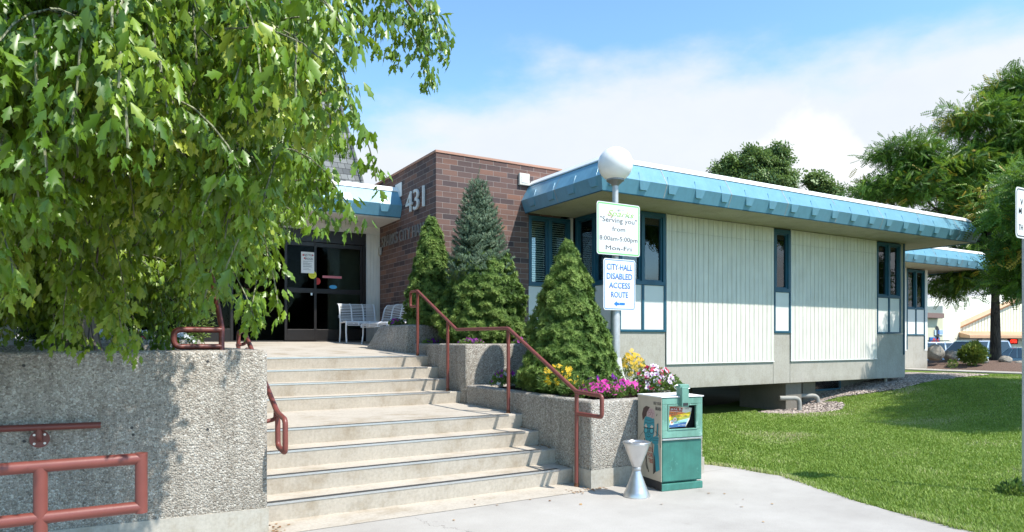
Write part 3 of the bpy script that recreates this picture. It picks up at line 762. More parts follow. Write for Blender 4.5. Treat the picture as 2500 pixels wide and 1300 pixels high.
# ------------------------------------------------------------------ city hall: helpers
FZ = [(0.0, 4.16), (0.10, 4.41), (-0.08, 4.72)]
def foff(z): return z_interp(z, [(4.16, 0.0), (4.41, 0.10), (4.72, -0.08)])
def z_interp(z, t):
    for (a, va), (b, vb) in zip(t[:-1], t[1:]):
        if a <= z <= b: return va + (vb - va) * (z - a) / (b - a)
    return t[-1][1]
def fascia(parent, path, tabs):
    """path: (x, y, sx, sy) corners; profile offsets grow outward along (sx, sy)"""
    def ring(prof): return [[(x + sx * o, y + sy * o, z) for o, z in prof] for x, y, sx, sy in path]
    def skin(prof, nm, mat, bev=0):
        r_ = ring(prof); k = len(prof); vs = [p for c in r_ for p in c]
        fs = [(i * k + j, (i + 1) * k + j, (i + 1) * k + (j + 1) % k, i * k + (j + 1) % k) for i in range(len(r_) - 1) for j in range(k)]
        fs += [tuple(range(k)), tuple(range((len(r_) - 1) * k, len(r_) * k))]
        return MB().add(vs, fs).build(nm, mat, parent, bevel=bev)
    fa = skin([(0.0, 4.16), (0.10, 4.41), (-0.08, 4.72), (-0.20, 4.72), (-0.20, 4.19), (-0.03, 4.19)], 'fascia', BLUE)
    skin([(-0.062, 4.722), (-0.068, 4.745), (-0.15, 4.83), (-0.42, 4.84), (-0.42, 4.722)], 'roof_edge', WHITE)
    # a thin drip line along the lower edge and the fold
    skin([(0.004, 4.158), (0.010, 4.172), (-0.01, 4.172), (-0.01, 4.158)], 'drip_edge', TEAL)
    for (px_, py_, ux, uy, nx_, ny_, start, step, cnt, seams) in tabs:
        o = V3((px_, py_, 0)); u = V3((ux, uy, 0)); n = V3((nx_, ny_, 0))
        for i in range(cnt):
            s = start + i * step
            lv = [(-0.078, 4.255, 0.027), (0.078, 4.255, 0.027), (0.125, 4.408, 0.003), (0.075, 4.57, 0.016), (-0.075, 4.57, 0.016), (-0.125, 4.408, 0.003)]
            fr = [o + u * (s + a) + n * (foff(z) + e) + V3((0, 0, z)) for a, z, e in lv]
            bk = [o + u * (s + a * 1.03) + n * (foff(z) - 0.012) + V3((0, 0, z)) for a, z, e in lv]
            vs = fr + bk; fs = [(0, 1, 2, 5), (5, 2, 3, 4)] + [(k, (k + 1) % 6, 6 + (k + 1) % 6, 6 + k) for k in range(6)]
            MB().add(vs, fs).build('fascia_boss', BLUE, fa)
        for s in seams:
            jz = MB()
            pr = [(0.0, 4.165), (0.10, 4.41), (-0.075, 4.715)]
            for (oa, za), (ob_, zb) in zip(pr[:-1], pr[1:]):
                vs = [o + u * (s + du) + n * (oo + 0.0035) + V3((0, 0, zz)) for du in (-0.006, 0.008) for oo, zz in ((oa, za), (ob_, zb))]
                jz.add([vs[0], vs[2], vs[3], vs[1]], [(0, 1, 2, 3)])
            jz.build('seam', SEAM, fa)
    return fa
SEAM = plain('seam_putty', (0.42, 0.40, 0.36), 0.8, 0, 0.4, 12)
GLASS = MATS['window_glass']
def window(parent, o, u, n, u0, u1, z0, z1, cols, frame=0.06, stile=0.05, sill=None, blinds=True, depthn=0.0, open_left=0.0, sub=0.0):
    """a teal window: frame with mullions, one pane and one blind per column"""
    fr = MB(); a, b = depthn - 0.09, depthn + 0.03
    fr.obox(o, u, n, u0, u1, a, b, z1 - frame, z1); fr.obox(o, u, n, u0, u1, a, b, z0, z0 + frame)
    w = (u1 - u0); cw = (w - frame * 2 - stile * 1.6 * (cols - 1)) / cols
    fr.obox(o, u, n, u0, u0 + frame, a, b, z0 + frame, z1 - frame); fr.obox(o, u, n, u1 - frame, u1, a, b, z0 + frame, z1 - frame)
    cells = []
    for c in range(cols):
        ca = u0 + frame + c * (cw + stile * 1.6); cells.append((ca, ca + cw))
        if c: fr.obox(o, u, n, ca - stile * 1.6, ca, a, b + 0.004, z0 + frame, z1 - frame)
    f_ = fr.build('window', TEAL, parent, bevel=0.004)
    for ca, cb in cells:
        sash = MB(); k = 0.035
        zz0, zz1 = z0 + frame, z1 - frame
        for q in ((ca, cb, zz1 - k, zz1), (ca, cb, zz0, zz0 + k), (ca, ca + k, zz0 + k, zz1 - k), (cb - k, cb, zz0 + k, zz1 - k)):
            sash.obox(o, u, n, q[0], q[1], depthn - 0.07, depthn - 0.005, q[2], q[3])
        sash.build('sash', TEAL, f_)
        MB().obox(o, u, n, ca + k, cb - k, depthn - 0.045, depthn - 0.040, zz0 + k, zz1 - k).build('pane', GLASS, f_)
        if blinds:
            bl = MB(); z = zz1 - k - 0.02
            drop = random.uniform(0.0, 0.08)
            while z > zz0 + k + 0.02:
                c0 = o + u * (ca + 0.01) + n * (depthn - 0.125) + V3((0, 0, z + 0.014)); c1 = o + u * (cb - 0.01) + n * (depthn - 0.125) + V3((0, 0, z + 0.014))
                d0 = o + u * (ca + 0.01) + n * (depthn - 0.100) + V3((0, 0, z - 0.012)); d1 = o + u * (cb - 0.01) + n * (depthn - 0.100) + V3((0, 0, z - 0.012))
                bl.add([c0, c1, d1, d0], [(0, 1, 2, 3)]); z -= 0.046 + random.uniform(-0.001, 0.001)
            bl.build('blind', BLIND, f_)
    return f_
def spandrel(parent, o, u, n, u0, u1, z0, z1, cols, t=0.045):
    fr = MB()
    fr.obox(o, u, n, u0, u1, -0.02, 0.03, z0, z0 + t)
    fr.obox(o, u, n, u0, u0 + t, -0.02, 0.03, z0 + t, z1); fr.obox(o, u, n, u1 - t, u1, -0.02, 0.03, z0 + t, z1)
    w = (u1 - u0 - t * 2 - 0.055 * (cols - 1)) / cols; cells = []
    for c in range(cols):
        a = u0 + t + c * (w + 0.055); cells.append((a, a + w))
        if c: fr.obox(o, u, n, a - 0.055, a, -0.02, 0.034, z0 + t, z1)
    f_ = fr.build('panel_frame', TEAL, parent, bevel=0.003)
    for a, b in cells: MB().obox(o, u, n, a, b, -0.015, 0.006, z0 + t, z1).build('panel', PANEL, f_)
def boards(parent, o, u, n, u0, u1, z0, z1):
    m = MB(); w = 0.143; a = u0 + 0.012
    while a < u1 - 0.02:
        b = min(a + w * (0.93 if random.random() < 0.9 else 0.6), u1 - 0.012); j = random.uniform(-0.0015, 0.0015)
        m.obox(o, u, n, a, b, 0.004, 0.026 + j, z0 + 0.02, z1 - 0.352); m.obox(o, u, n, a, b, 0.004, 0.0265 + j, z1 - 0.349, z1 - 0.012); a = b + 0.011
    c_ = m.build('cladding', CLAD, parent, bevel=0.003, bseg=1)
    MB().obox(o, u, n, u0, u1, -0.03, 0.012, z0 + 0.02, z1).build('cladding_backing', plain('groove_grey', (0.20, 0.20, 0.185), 0.8), c_)
    t = MB(); t.obox(o, u, n, u0, u1, 0.0, 0.036, z0, z0 + 0.018); t.obox(o, u, n, u0, u0 + 0.012, 0.0, 0.034, z0 + 0.019, z1)
    t.build('trim', WHITE, c_)
    # faint horizontal butt joint
    return c_

# ------------------------------------------------------------------ city hall
ch = thing('city_hall', 'brown brick and white clad single storey city hall with blue eaves', 'building', (10, 12, 0))
BX, BY = 5.39, 11.8
br_ = MB().box(BX, 7.45, BY, 22, 0.2, 5.13).box(7.452, 8.25, BY, 22, 4.15, 5.13).build('brick_wall', MATS['brick'], ch)
MB().box(BX - 0.015, 8.27, BY - 0.015, 22, 5.132, 5.175).build('coping', COPPER, br_)
# lettering on the shaded brick face
def bY(px): u = (px - 1250) / F; d = BX / (0.513 + 0.858 * u); return d * (0.858 - 0.513 * u)
oB = V3((BX, 0, 0)); uB = V3((0, -1, 0))
text_obj('house_number', [('431', -(bY(995) + bY(1041)) / 2, 4.19, 0.43, (bY(995) - bY(1041)) * 0.97)], plain('number_white', (0.62, 0.62, 0.60), 0.5), ch, oB, uB, NX, 0.035, 0.02, 0.0)
text_obj('name_lettering', [('SPARKS CITY HALL', -(bY(934) + bY(1043)) / 2, 3.66, 0.25, (bY(934) - bY(1043)) * 0.98)], plain('letter_metal', (0.25, 0.235, 0.22), 0.5, 0.3), ch, oB, uB, NX, 0.02, 0.012, 0.0)
vb = MB().box(7.20, 7.44, BY - 0.06, BY - 0.001, 4.72, 4.96).build('vent_box', plain('vent_cream', (0.62, 0.58, 0.5), 0.6), ch, bevel=0.008)
MB().box(7.25, 7.39, BY - 0.066, BY - 0.061, 4.77, 4.91).build('vent_grille', PANEL, vb)
# wing body
W0, W1, WYF = 8.59, 18.6, 10.43
SOF = 4.18
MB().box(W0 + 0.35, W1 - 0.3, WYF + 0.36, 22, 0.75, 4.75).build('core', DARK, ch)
MB().box(W0 + 0.002, W1, WYF + 0.1, 16, 0.592, 0.70).build('floor_slab', MATS['wall_concrete'], ch)
sf = MB().add([(7.40, BY - 0.003, SOF), (7.40, 9.33, SOF), (19.87, 9.33, SOF), (19.87, 16, SOF), (12.0, 16, SOF), (12.0, BY - 0.003, SOF),
               (7.40, BY - 0.003, SOF + 0.4), (7.40, 9.33, SOF + 0.4), (19.87, 9.33, SOF + 0.4), (19.87, 16, SOF + 0.4), (12.0, 16, SOF + 0.4), (12.0, BY - 0.003, SOF + 0.4)],
              [(0, 1, 2, 3, 4, 5), (6, 7, 8, 9, 10, 11), (0, 5, 11, 6), (3, 4, 10, 9), (4, 5, 11, 10)]).build('soffit', MATS['soffit_plaster'], ch)
MB().box(8.26, 19.5, BY, 20, 4.60, 4.79).build('roof', plain('roof_grey', (0.35, 0.34, 0.32), 0.9), ch)
MB().box(7.8, 19.5, 9.75, BY - 0.002, 4.60, 4.79).build('roof', plain('roof_grey', (0.35, 0.34, 0.32), 0.9), ch)
fascia(ch, [(7.37, BY - 0.003, -1, 0), (7.37, 9.3, -1, -1), (19.9, 9.3, 1, -1), (19.9, 16, 1, 0)],
       [(0, 9.3, 1, 0, 0, -1, 7.56, 0.686, 17, [8.77, 10.46, 12.14, 13.83, 15.52, 17.2, 18.9]),
        (7.37, 0, 0, -1, -1, 0, -11.45, 0.66, 4, [-10.62])])
# front wall: grey base, bays
oF = V3((0, WYF, 0))
def wallpiece(x0, x1, z0, z1, nm='concrete_wall'):
    return MB().box(x0 + 0.004, x1 - 0.004, WYF, WYF + 0.25, z0, z1).build(nm, MATS['wall_concrete'], ch, bevel=0.004, bseg=1)
bays = [(8.59, 9.9, 'w'), (9.9, 13.23, 'c'), (13.23, 13.82, 'w'), (13.82, 17.26, 'c'), (17.26, 18.6, 'w')]
for a, b, k in bays:
    wallpiece(a, b, 0.59, 1.095 if k == 'c' else 1.755)
    if k == 'c': boards(ch, oF, UX, NY, a, b, 1.095, SOF)
MB().box(8.6, 18.59, WYF + 0.03, WYF + 0.2, 0.586, 0.5895).build('wall_foot', WHITE, ch)
window(ch, oF, UX, NY, 8.66, 9.885, 2.70, 4.17, 2, frame=0.075)
window(ch, oF, UX, NY, 13.235, 13.815, 2.70, 4.15, 1, frame=0.085)
window(ch, oF, UX, NY, 17.27, 18.36, 2.70, 4.15, 2, frame=0.06)
spandrel(ch, oF, UX, NY, 8.66, 9.885, 1.76, 2.695, 2)
spandrel(ch, oF, UX, NY, 13.235, 13.815, 1.76, 2.695, 1)
spandrel(ch, oF, UX, NY, 17.27, 18.36, 1.76, 2.695, 2)
MB().box(18.365, 18.6, WYF, WYF + 0.3, 1.76, SOF).build('corner_post', MATS['soffit_plaster'], ch)
MB().box(18.50, 18.545, WYF - 0.03, WYF - 0.001, 1.2, SOF).build('trim', TEAL, ch)
MB().box(18.35, 18.6, WYF + 0.31, 16, 0.75, SOF - 0.001).build('end_wall', CLAD, ch)
MB().box(8.59, 8.655, WYF, WYF + 0.2, 1.76, SOF).build('corner_post', TEAL, ch)
# side wall of the wing (faces left) and the recessed wall with the blinds
oS = V3((W0, 0, 0)); uS = V3((0, -1, 0))
window(ch, oS, uS, NX, -11.72, -10.48, 2.70, 4.17, 2, frame=0.07)
spandrel(ch, oS, uS, NX, -11.72, -10.48, 1.76, 2.695, 2)
MB().box(W0, W0 + 0.25, WYF + 0.05, BY + 0.2, 0.59, 1.755).build('concrete_wall', MATS['wall_concrete'], ch)
window(ch, V3((0, BY + 0.03, 0)), UX, NY, 7.46, 8.50, 2.70, 4.14, 2, frame=0.055)
MB().box(7.455, 8.585, BY + 0.03, BY + 0.2, 0.59, 2.695).build('panel', PANEL, ch)
MB().box(8.502, 8.588, BY + 0.03, BY + 0.2, 2.70, SOF - 0.001).build('corner_post', PANEL, ch)
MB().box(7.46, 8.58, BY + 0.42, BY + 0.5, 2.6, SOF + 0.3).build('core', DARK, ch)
# what stands under the raised wing: set-back foundation, piers, basement window
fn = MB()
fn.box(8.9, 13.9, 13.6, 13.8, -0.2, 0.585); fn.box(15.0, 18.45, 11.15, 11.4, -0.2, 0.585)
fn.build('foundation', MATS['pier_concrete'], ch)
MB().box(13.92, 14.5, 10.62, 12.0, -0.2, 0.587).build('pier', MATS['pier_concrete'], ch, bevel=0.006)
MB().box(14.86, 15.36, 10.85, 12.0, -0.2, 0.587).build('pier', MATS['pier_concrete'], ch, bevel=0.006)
MB().box(14.51, 14.85, 11.2, 11.3, 0.1, 0.586).build('window', TEAL, ch)
bw = MB().box(15.5, 16.75, 11.08, 11.14, 0.28, 0.57).build('window', TEAL, ch)
MB().box(15.56, 16.69, 11.068, 11.079, 0.33, 0.54).build('pane', GLASS, bw)
MB().tube([(18.0, 10.62, 0.60), (18.0, 10.62, 0.2)], 0.045, 12, PIPEW := plain('pipe_grey', (0.30, 0.29, 0.26), 0.6)).build('drain_pipe', None, ch, smooth=True)
for dx, dy in ((14.05, 10.35), (15.02, 10.55)):
    MB().tube(fillet([(dx - 0.42, dy + 0.22, 0.23), (dx, dy, 0.23), (dx, dy, -0.15)], 0.12), 0.055, 12, PIPEW).build('drain_pipe', None, ch, smooth=True)

# ------------------------------------------------------------------ second wing
def wing2():
    X1, YF2 = 26.15, 13.85
    b = thing('office_wing', 'farther white clad wing with the same blue eaves behind the front wing', 'building', (24, YF2, 0.5))
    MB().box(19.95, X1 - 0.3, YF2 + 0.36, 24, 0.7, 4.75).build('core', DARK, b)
    MB().add([(19.95, 12.68, SOF), (27.97, 12.68, SOF), (27.97, 24, SOF), (19.95, 24, SOF)], [(0, 1, 2, 3)]).build('soffit', MATS['soffit_plaster'], b)
    MB().box(19.95, 27.6, 13.1, 24, 4.60, 4.79).build('roof', MATS['roof_grey'], b)
    fascia(b, [(19.93, 12.65, 0, -1), (28.0, 12.65, 1, -1), (28.0, 22, 1, 0)],
           [(0, 12.65, 1, 0, 0, -1, 20.3, 0.686, 11, [20.9, 22.6, 24.3, 26.0])])
    o = V3((0, YF2, 0))
    boards(b, o, UX, NY, 20.0, 24.62, 1.095, SOF)
    MB().box(20.0, 24.62, YF2, YF2 + 0.25, 0.4, 1.09).build('concrete_wall', MATS['wall_concrete'], b)
    MB().box(24.63, X1, YF2, YF2 + 0.25, 0.4, 1.755).build('concrete_wall', MATS['wall_concrete'], b)
    window(b, o, UX, NY, 24.78, 25.95, 2.70, 4.14, 2, frame=0.06)
    spandrel(b, o, UX, NY, 24.78, 25.95, 1.76, 2.695, 2)
    MB().box(24.63, 24.775, YF2 - 0.01, YF2 + 0.2, 1.2, SOF).build('corner_post', PANEL, b)
    MB().box(25.955, X1, YF2 - 0.01, YF2 + 0.2, 1.2, SOF).build('corner_post', PANEL, b)
    MB().box(24.775, 24.81, YF2 - 0.03, YF2 - 0.011, 1.25, 1.755).box(25.92, 25.955, YF2 - 0.03, YF2 - 0.011, 1.25, 1.755).build('trim', TEAL, b)
    MB().box(X1 - 0.25, X1, YF2 + 0.26, 24, 0.4, SOF - 0.001).build('end_wall', CLAD, b)
wing2()

# ------------------------------------------------------------------ entrance: canopy, shingled mansard, glazed doors
ent = ch
CY, DY = 13.58, 14.83
XL = -2.6
fascia(ent, [(XL, CY, 0, -1), (5.385, CY, 0, -1)], [(0, CY, 1, 0, 0, -1, 2.62, 0.80, 4, [2.35, 4.22])]) 
MB().add([(XL, CY + 0.03, SOF - 0.04), (5.388, CY + 0.03, SOF - 0.04), (5.388, DY + 0.4, SOF - 0.04), (XL, DY + 0.4, SOF - 0.04), (XL, CY + 0.03, 4.5), (5.388, CY + 0.03, 4.5), (5.388, DY + 0.4, 4.5), (XL, DY + 0.4, 4.5)],
         [(0, 1, 2, 3), (4, 5, 6, 7), (0, 1, 5, 4), (2, 3, 7, 6)]).build('canopy_soffit', PANEL, ent)
sl = MB().box(3.35, 4.05, 14.0, 14.22, SOF - 0.052, SOF - 0.0405).build('soffit_light', GREYL, ent)
MB().box(3.40, 4.0, 14.03, 14.19, SOF - 0.056, SOF - 0.0525).build('diffuser', WHITE, sl)
MB().box(XL, 5.387, CY + 0.2, 22, 4.6, 4.80).build('roof', MATS['roof_grey'], ent)
# end flashing against the brick
MB().box(5.36, 5.387, CY - 0.10, CY + 0.25, 4.60, 4.90).build('flashing', WHITE, ent, bevel=0.01)
mz0, mz1 = 4.80, 7.0
ms = MB().add([(XL, 14.2, mz0), (4.80, 14.2, mz0), (4.50, 15.1, mz1), (XL, 15.1, mz1), (4.80, 22, mz0), (4.50, 22, mz1), (XL, 22, mz0), (XL, 22, mz1)],
              [(0, 1, 2, 3), (1, 4, 5, 2), (4, 6, 7, 5), (3, 2, 5, 7), (0, 3, 7, 6)]).build('mansard_roof', MATS['shingle'], ent)
MB().add([(XL, 15.04, mz1 + 0.005), (4.56, 15.04, mz1 + 0.005), (4.56, 22, mz1 + 0.005), (XL, 22, mz1 + 0.005), (XL, 15.04, mz1 + 0.10), (4.56, 15.04, mz1 + 0.10), (4.56, 22, mz1 + 0.10), (XL, 22, mz1 + 0.10)],
         [(0, 1, 2, 3), (4, 5, 6, 7), (0, 1, 5, 4), (1, 2, 6, 5)]).build('coping', COPPER, ms)
MB().tube([(4.81, 14.18, mz0), (4.51, 15.08, mz1)], 0.035, 6, MATS['shingle']).build('hip_ridge', None, ms)
# walls round the door
FLZ = 1.563
dw = MB().box(XL, 5.388, DY, DY + 0.2, 3.965, SOF - 0.041).box(5.06, 5.388, DY, DY + 0.2, 1.4, 3.963).box(XL, 0.9, DY, DY + 0.2, 1.4, 3.963)
dw = dw.build('entrance_wall', PANEL, ent)
gv = MB()
for x in (5.085, 5.16, 5.235, 5.31): gv.box(x, x + 0.066, DY - 0.012, DY - 0.001, 1.56, 3.96)
gv.build('cladding', CLAD, dw, bevel=0.002)
MB().box(5.335, 5.38, DY - 0.15, DY - 0.02, 3.5, 3.68).build('door_bell_box', GREYL, dw, bevel=0.01)
rm = MB()
rm.box(0.2, 5.4, 21.0, 21.1, 1.4, 4.3).box(5.40, 5.5, 15.03, 21.1, 1.4, 4.3).box(0.1, 0.2, 15.03, 21.1, 1.4, 4.3).box(0.2, 5.4, 15.03, 21, 4.0, 4.1)
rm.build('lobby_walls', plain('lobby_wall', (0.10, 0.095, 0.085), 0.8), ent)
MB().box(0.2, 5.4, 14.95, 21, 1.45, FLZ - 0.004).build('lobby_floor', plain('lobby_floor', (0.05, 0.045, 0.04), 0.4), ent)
MB().box(4.36, 5.3, 15.25, 15.4, FLZ, 3.9).build('lobby_partition', plain('lobby_cream', (0.55, 0.50, 0.40), 0.8), ent)
dr = MB()
def bar(x0, x1, z0, z1, y0=DY - 0.03, y1=DY + 0.07): dr.box(x0, x1, y0, y1, z0, z1)
bar(0.9, 5.055, 3.70, 3.962); bar(4.985, 5.055, FLZ, 3.698); bar(0.9, 0.98, FLZ, 3.698)
bar(0.98, 4.98, FLZ - 0.01, FLZ + 0.015)
frm = dr.build('door_frame', BRONZE, ent, bevel=0.004)
def leaf(x0, x1, y, nm):
    m = MB(); k = 0.055
    m.box(x0, x0 + k, y, y + 0.045, FLZ + 0.02, 3.69); m.box(x1 - k, x1, y, y + 0.045, FLZ + 0.02, 3.69)
    m.box(x0 + k, x1 - k, y, y + 0.045, FLZ + 0.02, FLZ + 0.26); m.box(x0 + k, x1 - k, y, y + 0.045, 3.60, 3.69)
    m.box(x0 + k, x1 - k, y - 0.004, y + 0.045, 2.60, 2.70)
    d = m.build(nm, BRONZE, ent, bevel=0.004)
    MB().box(x0 + k, x1 - k, y + 0.02, y + 0.026, FLZ + 0.26, 2.60).box(x0 + k, x1 - k, y + 0.02, y + 0.026, 2.70, 3.60).build('pane', MATS['door_glass'], d)
    return d
leaf(3.90, 4.985, DY + 0.0, 'door_panel')
d2 = leaf(3.28, 3.95, DY - 0.055, 'door_panel')
leaf(0.98, 1.6, DY - 0.055, 'door_panel'); leaf(1.60, 2.28, DY + 0.0, 'door_panel')
MB().box(3.82, 3.86, DY - 0.06, DY - 0.0555, 2.55, 2.60).build('lock', ALU, d2)
MB().box(4.42, 4.48, DY + 0.03, DY + 0.05, FLZ + 0.26, 2.2).build('inner_stile', GREYL, frm)
MB().box(4.43, 4.475, DY - 0.006, DY + 0.0, 2.08, 2.14).build('lock', ALU, frm)
# lobby interior: a counter with two dark chairs
MB().box(0.6, 2.9, 19.0, 19.6, FLZ, FLZ + 1.05).build('counter', plain('counter_wood', (0.07, 0.035, 0.02), 0.4), ent)
# papers on the glass
pst = MB().box(3.62, 3.895, DY - 0.062, DY - 0.056, 3.02, 3.47)
po = tag(pst.build('poster', WHITE), 'white event poster taped inside the glass entrance door', 'poster')
oD = V3((0, DY - 0.0625, 0))
text_obj('poster_title', [('BATTLE', 3.775, 3.385, 0.045, 0.17), ('BADGES', 3.785, 3.305, 0.045, 0.17), ('OF', 3.72, 3.35, 0.025, 0.03)], INKK, po, oD, UX, NY, 0.0006, 0, 0.01)
pm = MB()
for z, w in ((3.27, 0.2), (3.25, 0.1), (3.225, 0.18), (3.21, 0.14), (3.19, 0.19), (3.165, 0.17), (3.15, 0.19), (3.12, 0.12), (3.09, 0.16)): pm.box(3.66, 3.66 + w, DY - 0.0632, DY - 0.0625, z, z + 0.006)
pm.build('print', INKGR, po)
dk = MB()
for cx, cz, r_ in ((3.665, 3.40, 0.02), (3.69, 3.335, 0.018), (3.865, 3.405, 0.016)):
    dk.add([(cx + r_ * math.cos(a), DY - 0.0634, cz + r_ * math.sin(a)) for a in np.linspace(0, 6.2832, 13)[:-1]], [tuple(range(12))])
dk.build('emblem', INKR, po)
def sticker(x, z, w, h, mat, label, lines=None, tm=None, round_=False, y=None):
    y = y or DY - 0.004
    if round_:
        vs = [(x + w / 2 * math.cos(a), y, z + h / 2 * math.sin(a)) for a in np.linspace(0, 6.2832, 21)[:-1]]
        vs += [(vx, y + 0.003, vz) for vx, _, vz in vs]
        m = MB().add(vs, [tuple(range(20)), tuple(range(20, 40))] + [(i, (i + 1) % 20, 20 + (i + 1) % 20, 20 + i) for i in range(20)])
    else: m = MB().box(x - w / 2, x + w / 2, y, y + 0.003, z - h / 2, z + h / 2)
    o_ = tag(m.build('sticker', mat), label, 'sticker')
    if lines: text_obj('print', lines, tm, o_, V3((0, y - 0.0004, 0)), UX, NY, 0.0004)
    return o_
sticker(4.30, 2.965, 0.42, 0.05, flatcol('sticker_pink', (0.62, 0.20, 0.22)), 'thin pink strip sticker across the right door glass', [('AUTOMATIC DOOR STAND CLEAR', 4.30, 2.955, 0.02, 0.36)], INKR)
sticker(4.32, 2.75, 0.17, 0.085, flatcol('sticker_blue', (0.06, 0.32, 0.55)), 'small blue oval sticker just above the door rail', None, None, True)
sticker(3.86, 2.99, 0.17, 0.17, flatcol('sticker_yellow', (0.72, 0.70, 0.03)), 'round yellow caution sticker under the poster', [('CAUTION', 3.86, 3.02, 0.022, 0.11), ('AUTOMATIC', 3.86, 2.985, 0.018, 0.13), ('DOOR', 3.86, 2.95, 0.022, 0.07)], INKK, True, DY - 0.06)
sticker(3.98, 2.86, 0.13, 0.15, flatcol('sticker_red', (0.55, 0.03, 0.02)), 'small red sticker beside the door stile', None, None, True)

# ------------------------------------------------------------------ handrails
PR = 0.0225
def pipes(m, pts, r=PR, f=0.05): m.tube(fillet(pts, f), r, 12, RAIL)
RUST = plain('rust', (0.12, 0.045, 0.02), 0.9, 0, 0.5, 60, 0.5)
hr = thing('handrail', 'long red pipe handrail on four posts down the right side of the stairs', 'handrail', (4.43, 8, 0.9))
HX = 4.43
P1, P2, P3, P4 = (10.42, 2.40), (8.98, 1.748), (7.50, 1.745), (6.04, 1.035)
m = MB(); pipes(m, [(HX, P1[0], P1[1]), (HX, P2[0] - 0.0, P2[1]), (HX, P3[0], P3[1]), (HX, P4[0], P4[1]), (HX, 5.60, 1.02), (HX, 5.60, 0.80), (HX, P4[0], 0.80)], f=0.035)
pipes(m, [(HX, P1[0] - 0.05, P1[1] - 0.02), (HX, P1[0], P1[1]), (HX, P1[0] + 0.30, P1[1]), (HX, P1[0] + 0.30, P1[1] - 0.25), (HX, P1[0] + 0.02, P1[1] - 0.25)])
m.build('rail', None, hr, smooth=True)
for y, z0, z1 in ((10.42, 1.33, 2.40), (9.28, RZ * 5, 1.86), (7.50, RZ * 4, 1.745), (6.04, 0.0, 1.03)):
    po_ = MB().tube([(HX, y, z0), (HX, y, z1)], 0.0225, 12, RAIL).build('post', None, hr, smooth=True)
    MB().lathe([(0.0228, z0 + 0.045), (0.0245, z0 + 0.03), (0.028, z0 + 0.008), (0.034, z0)], HX, y, 14).build('rusty_foot', RUST, po_, smooth=True)
# rail on the stair side of the ramp wall
hl = thing('handrail', 'short red pipe handrail fixed to the left wall of the lower stairs', 'handrail', (1.27, 7, 1))
LX = 1.275
m = MB(); pipes(m, [(LX, 7.42, 1.50), (LX, 7.95, 1.42), (LX, 7.95, 1.68), (LX, 7.62, 1.70), (LX, 6.02, 0.985), (LX, 5.72, 0.95), (LX, 5.72, 0.68), (LX, 5.99, 0.70), (LX, 6.00, 0.95)], f=0.05)
m.build('rail', None, hl, smooth=True)
for y, z in ((6.08, 0.99), (7.5, 1.63)):
    MB().tube(fillet([(LX, y, z), (LX, y, z - 0.07), (SX0 + 0.0, y, z - 0.09)], 0.03), 0.018, 10, RAIL).build('bracket', None, hl, smooth=True)
# rail on the front of the ramp wall
hw = thing('handrail', 'single red pipe handrail bolted to the front of the aggregate wall', 'handrail', (-1, 5.85, 1))
x1 = on_y(246, 5.86); xb = on_y(95, 5.86)
m = MB(); m.tube([(-7, 5.86, 1.11), (x1, 5.86, 0.975)], 0.0235, 14, RAIL)
m.build('rail', None, hw, smooth=True)
zr = 0.975 + (x1 - xb) * (1.11 - 0.975) / (x1 + 7)
for xx in (xb, xb - 1.8):
    bk = MB().tube(fillet([(xx, 5.86, zr), (xx, 5.86, zr - 0.085), (xx, 5.925, zr - 0.095)], 0.03), 0.019, 12, RAIL).build('bracket', None, hw, smooth=True)
    fl = MB(); fl.tube([(xx, 5.929, zr - 0.09), (xx, 5.916, zr - 0.09)], 0.062, 20, RAIL)
    fl.build('flange', None, bk, bevel=0.002)
    for a in (45, 135, 225, 315):
        bx_, bz_ = xx + 0.044 * math.cos(R(a)), zr - 0.09 + 0.044 * math.sin(R(a))
        MB().tube([(bx_, 5.917, bz_), (bx_, 5.909, bz_)], 0.0085, 8, ALU).build('bolt', None, bk)
# ramp guard rail nearest the camera
gr = thing('handrail', 'thick red two rail ramp barrier closest to the camera with squared end', 'handrail', (-0.9, 3.2, 0))
GY = 3.55
gx1 = on_y(345, GY); gxp = on_y(99, GY)
dd_ = depth(gx1, GY); gzt = EYE - (1120 - 830) * dd_ / F; gzb = EYE - (1238 - 830) * dd_ / F
m = MB(); r_ = 0.0262
m.tube([(-6, GY, gzt), (gx1, GY, gzt)], r_, 14, RAIL); m.tube([(-6, GY, gzb), (gx1, GY, gzb)], r_, 14, RAIL)
m.tube([(gx1, GY, gzb - r_), (gx1, GY, gzt + r_)], r_, 14, RAIL)
m.build('rail', None, gr, smooth=True)
for k in range(3):
    MB().tube([(gxp - k * 1.5, GY, 0.0), (gxp - k * 1.5, GY, gzt)], r_ * 1.03, 14, RAIL).build('post', None, gr, smooth=True)
# upper rail behind the wall, half hidden by leaves
hu = thing('handrail', 'red pipe handrail with rounded end loop standing above the planter wall under the leaves', 'handrail', (0.8, 6.4, 1.5))
UY2 = 6.35
ux0, ux1 = on_y(424, UY2), on_y(541, UY2)
m = MB(); zt, zb = z_at(806, ux1, UY2), z_at(847, ux1, UY2) 
pipes(m, [(ux1, UY2, zb), (ux0, UY2, zb), (ux0, UY2, zt + 0.0), (ux1, UY2, zt)], f=0.06, r=0.024)
m.tube([(ux1, UY2, zb - 0.1), (ux1, UY2, zt + 0.02), (ux1, UY2 + 0.42, zt + 0.36), (ux1 + 0.0, UY2 + 0.9, zt + 0.72)], 0.024, 12, RAIL)
m.build('rail', None, hu, smooth=True)

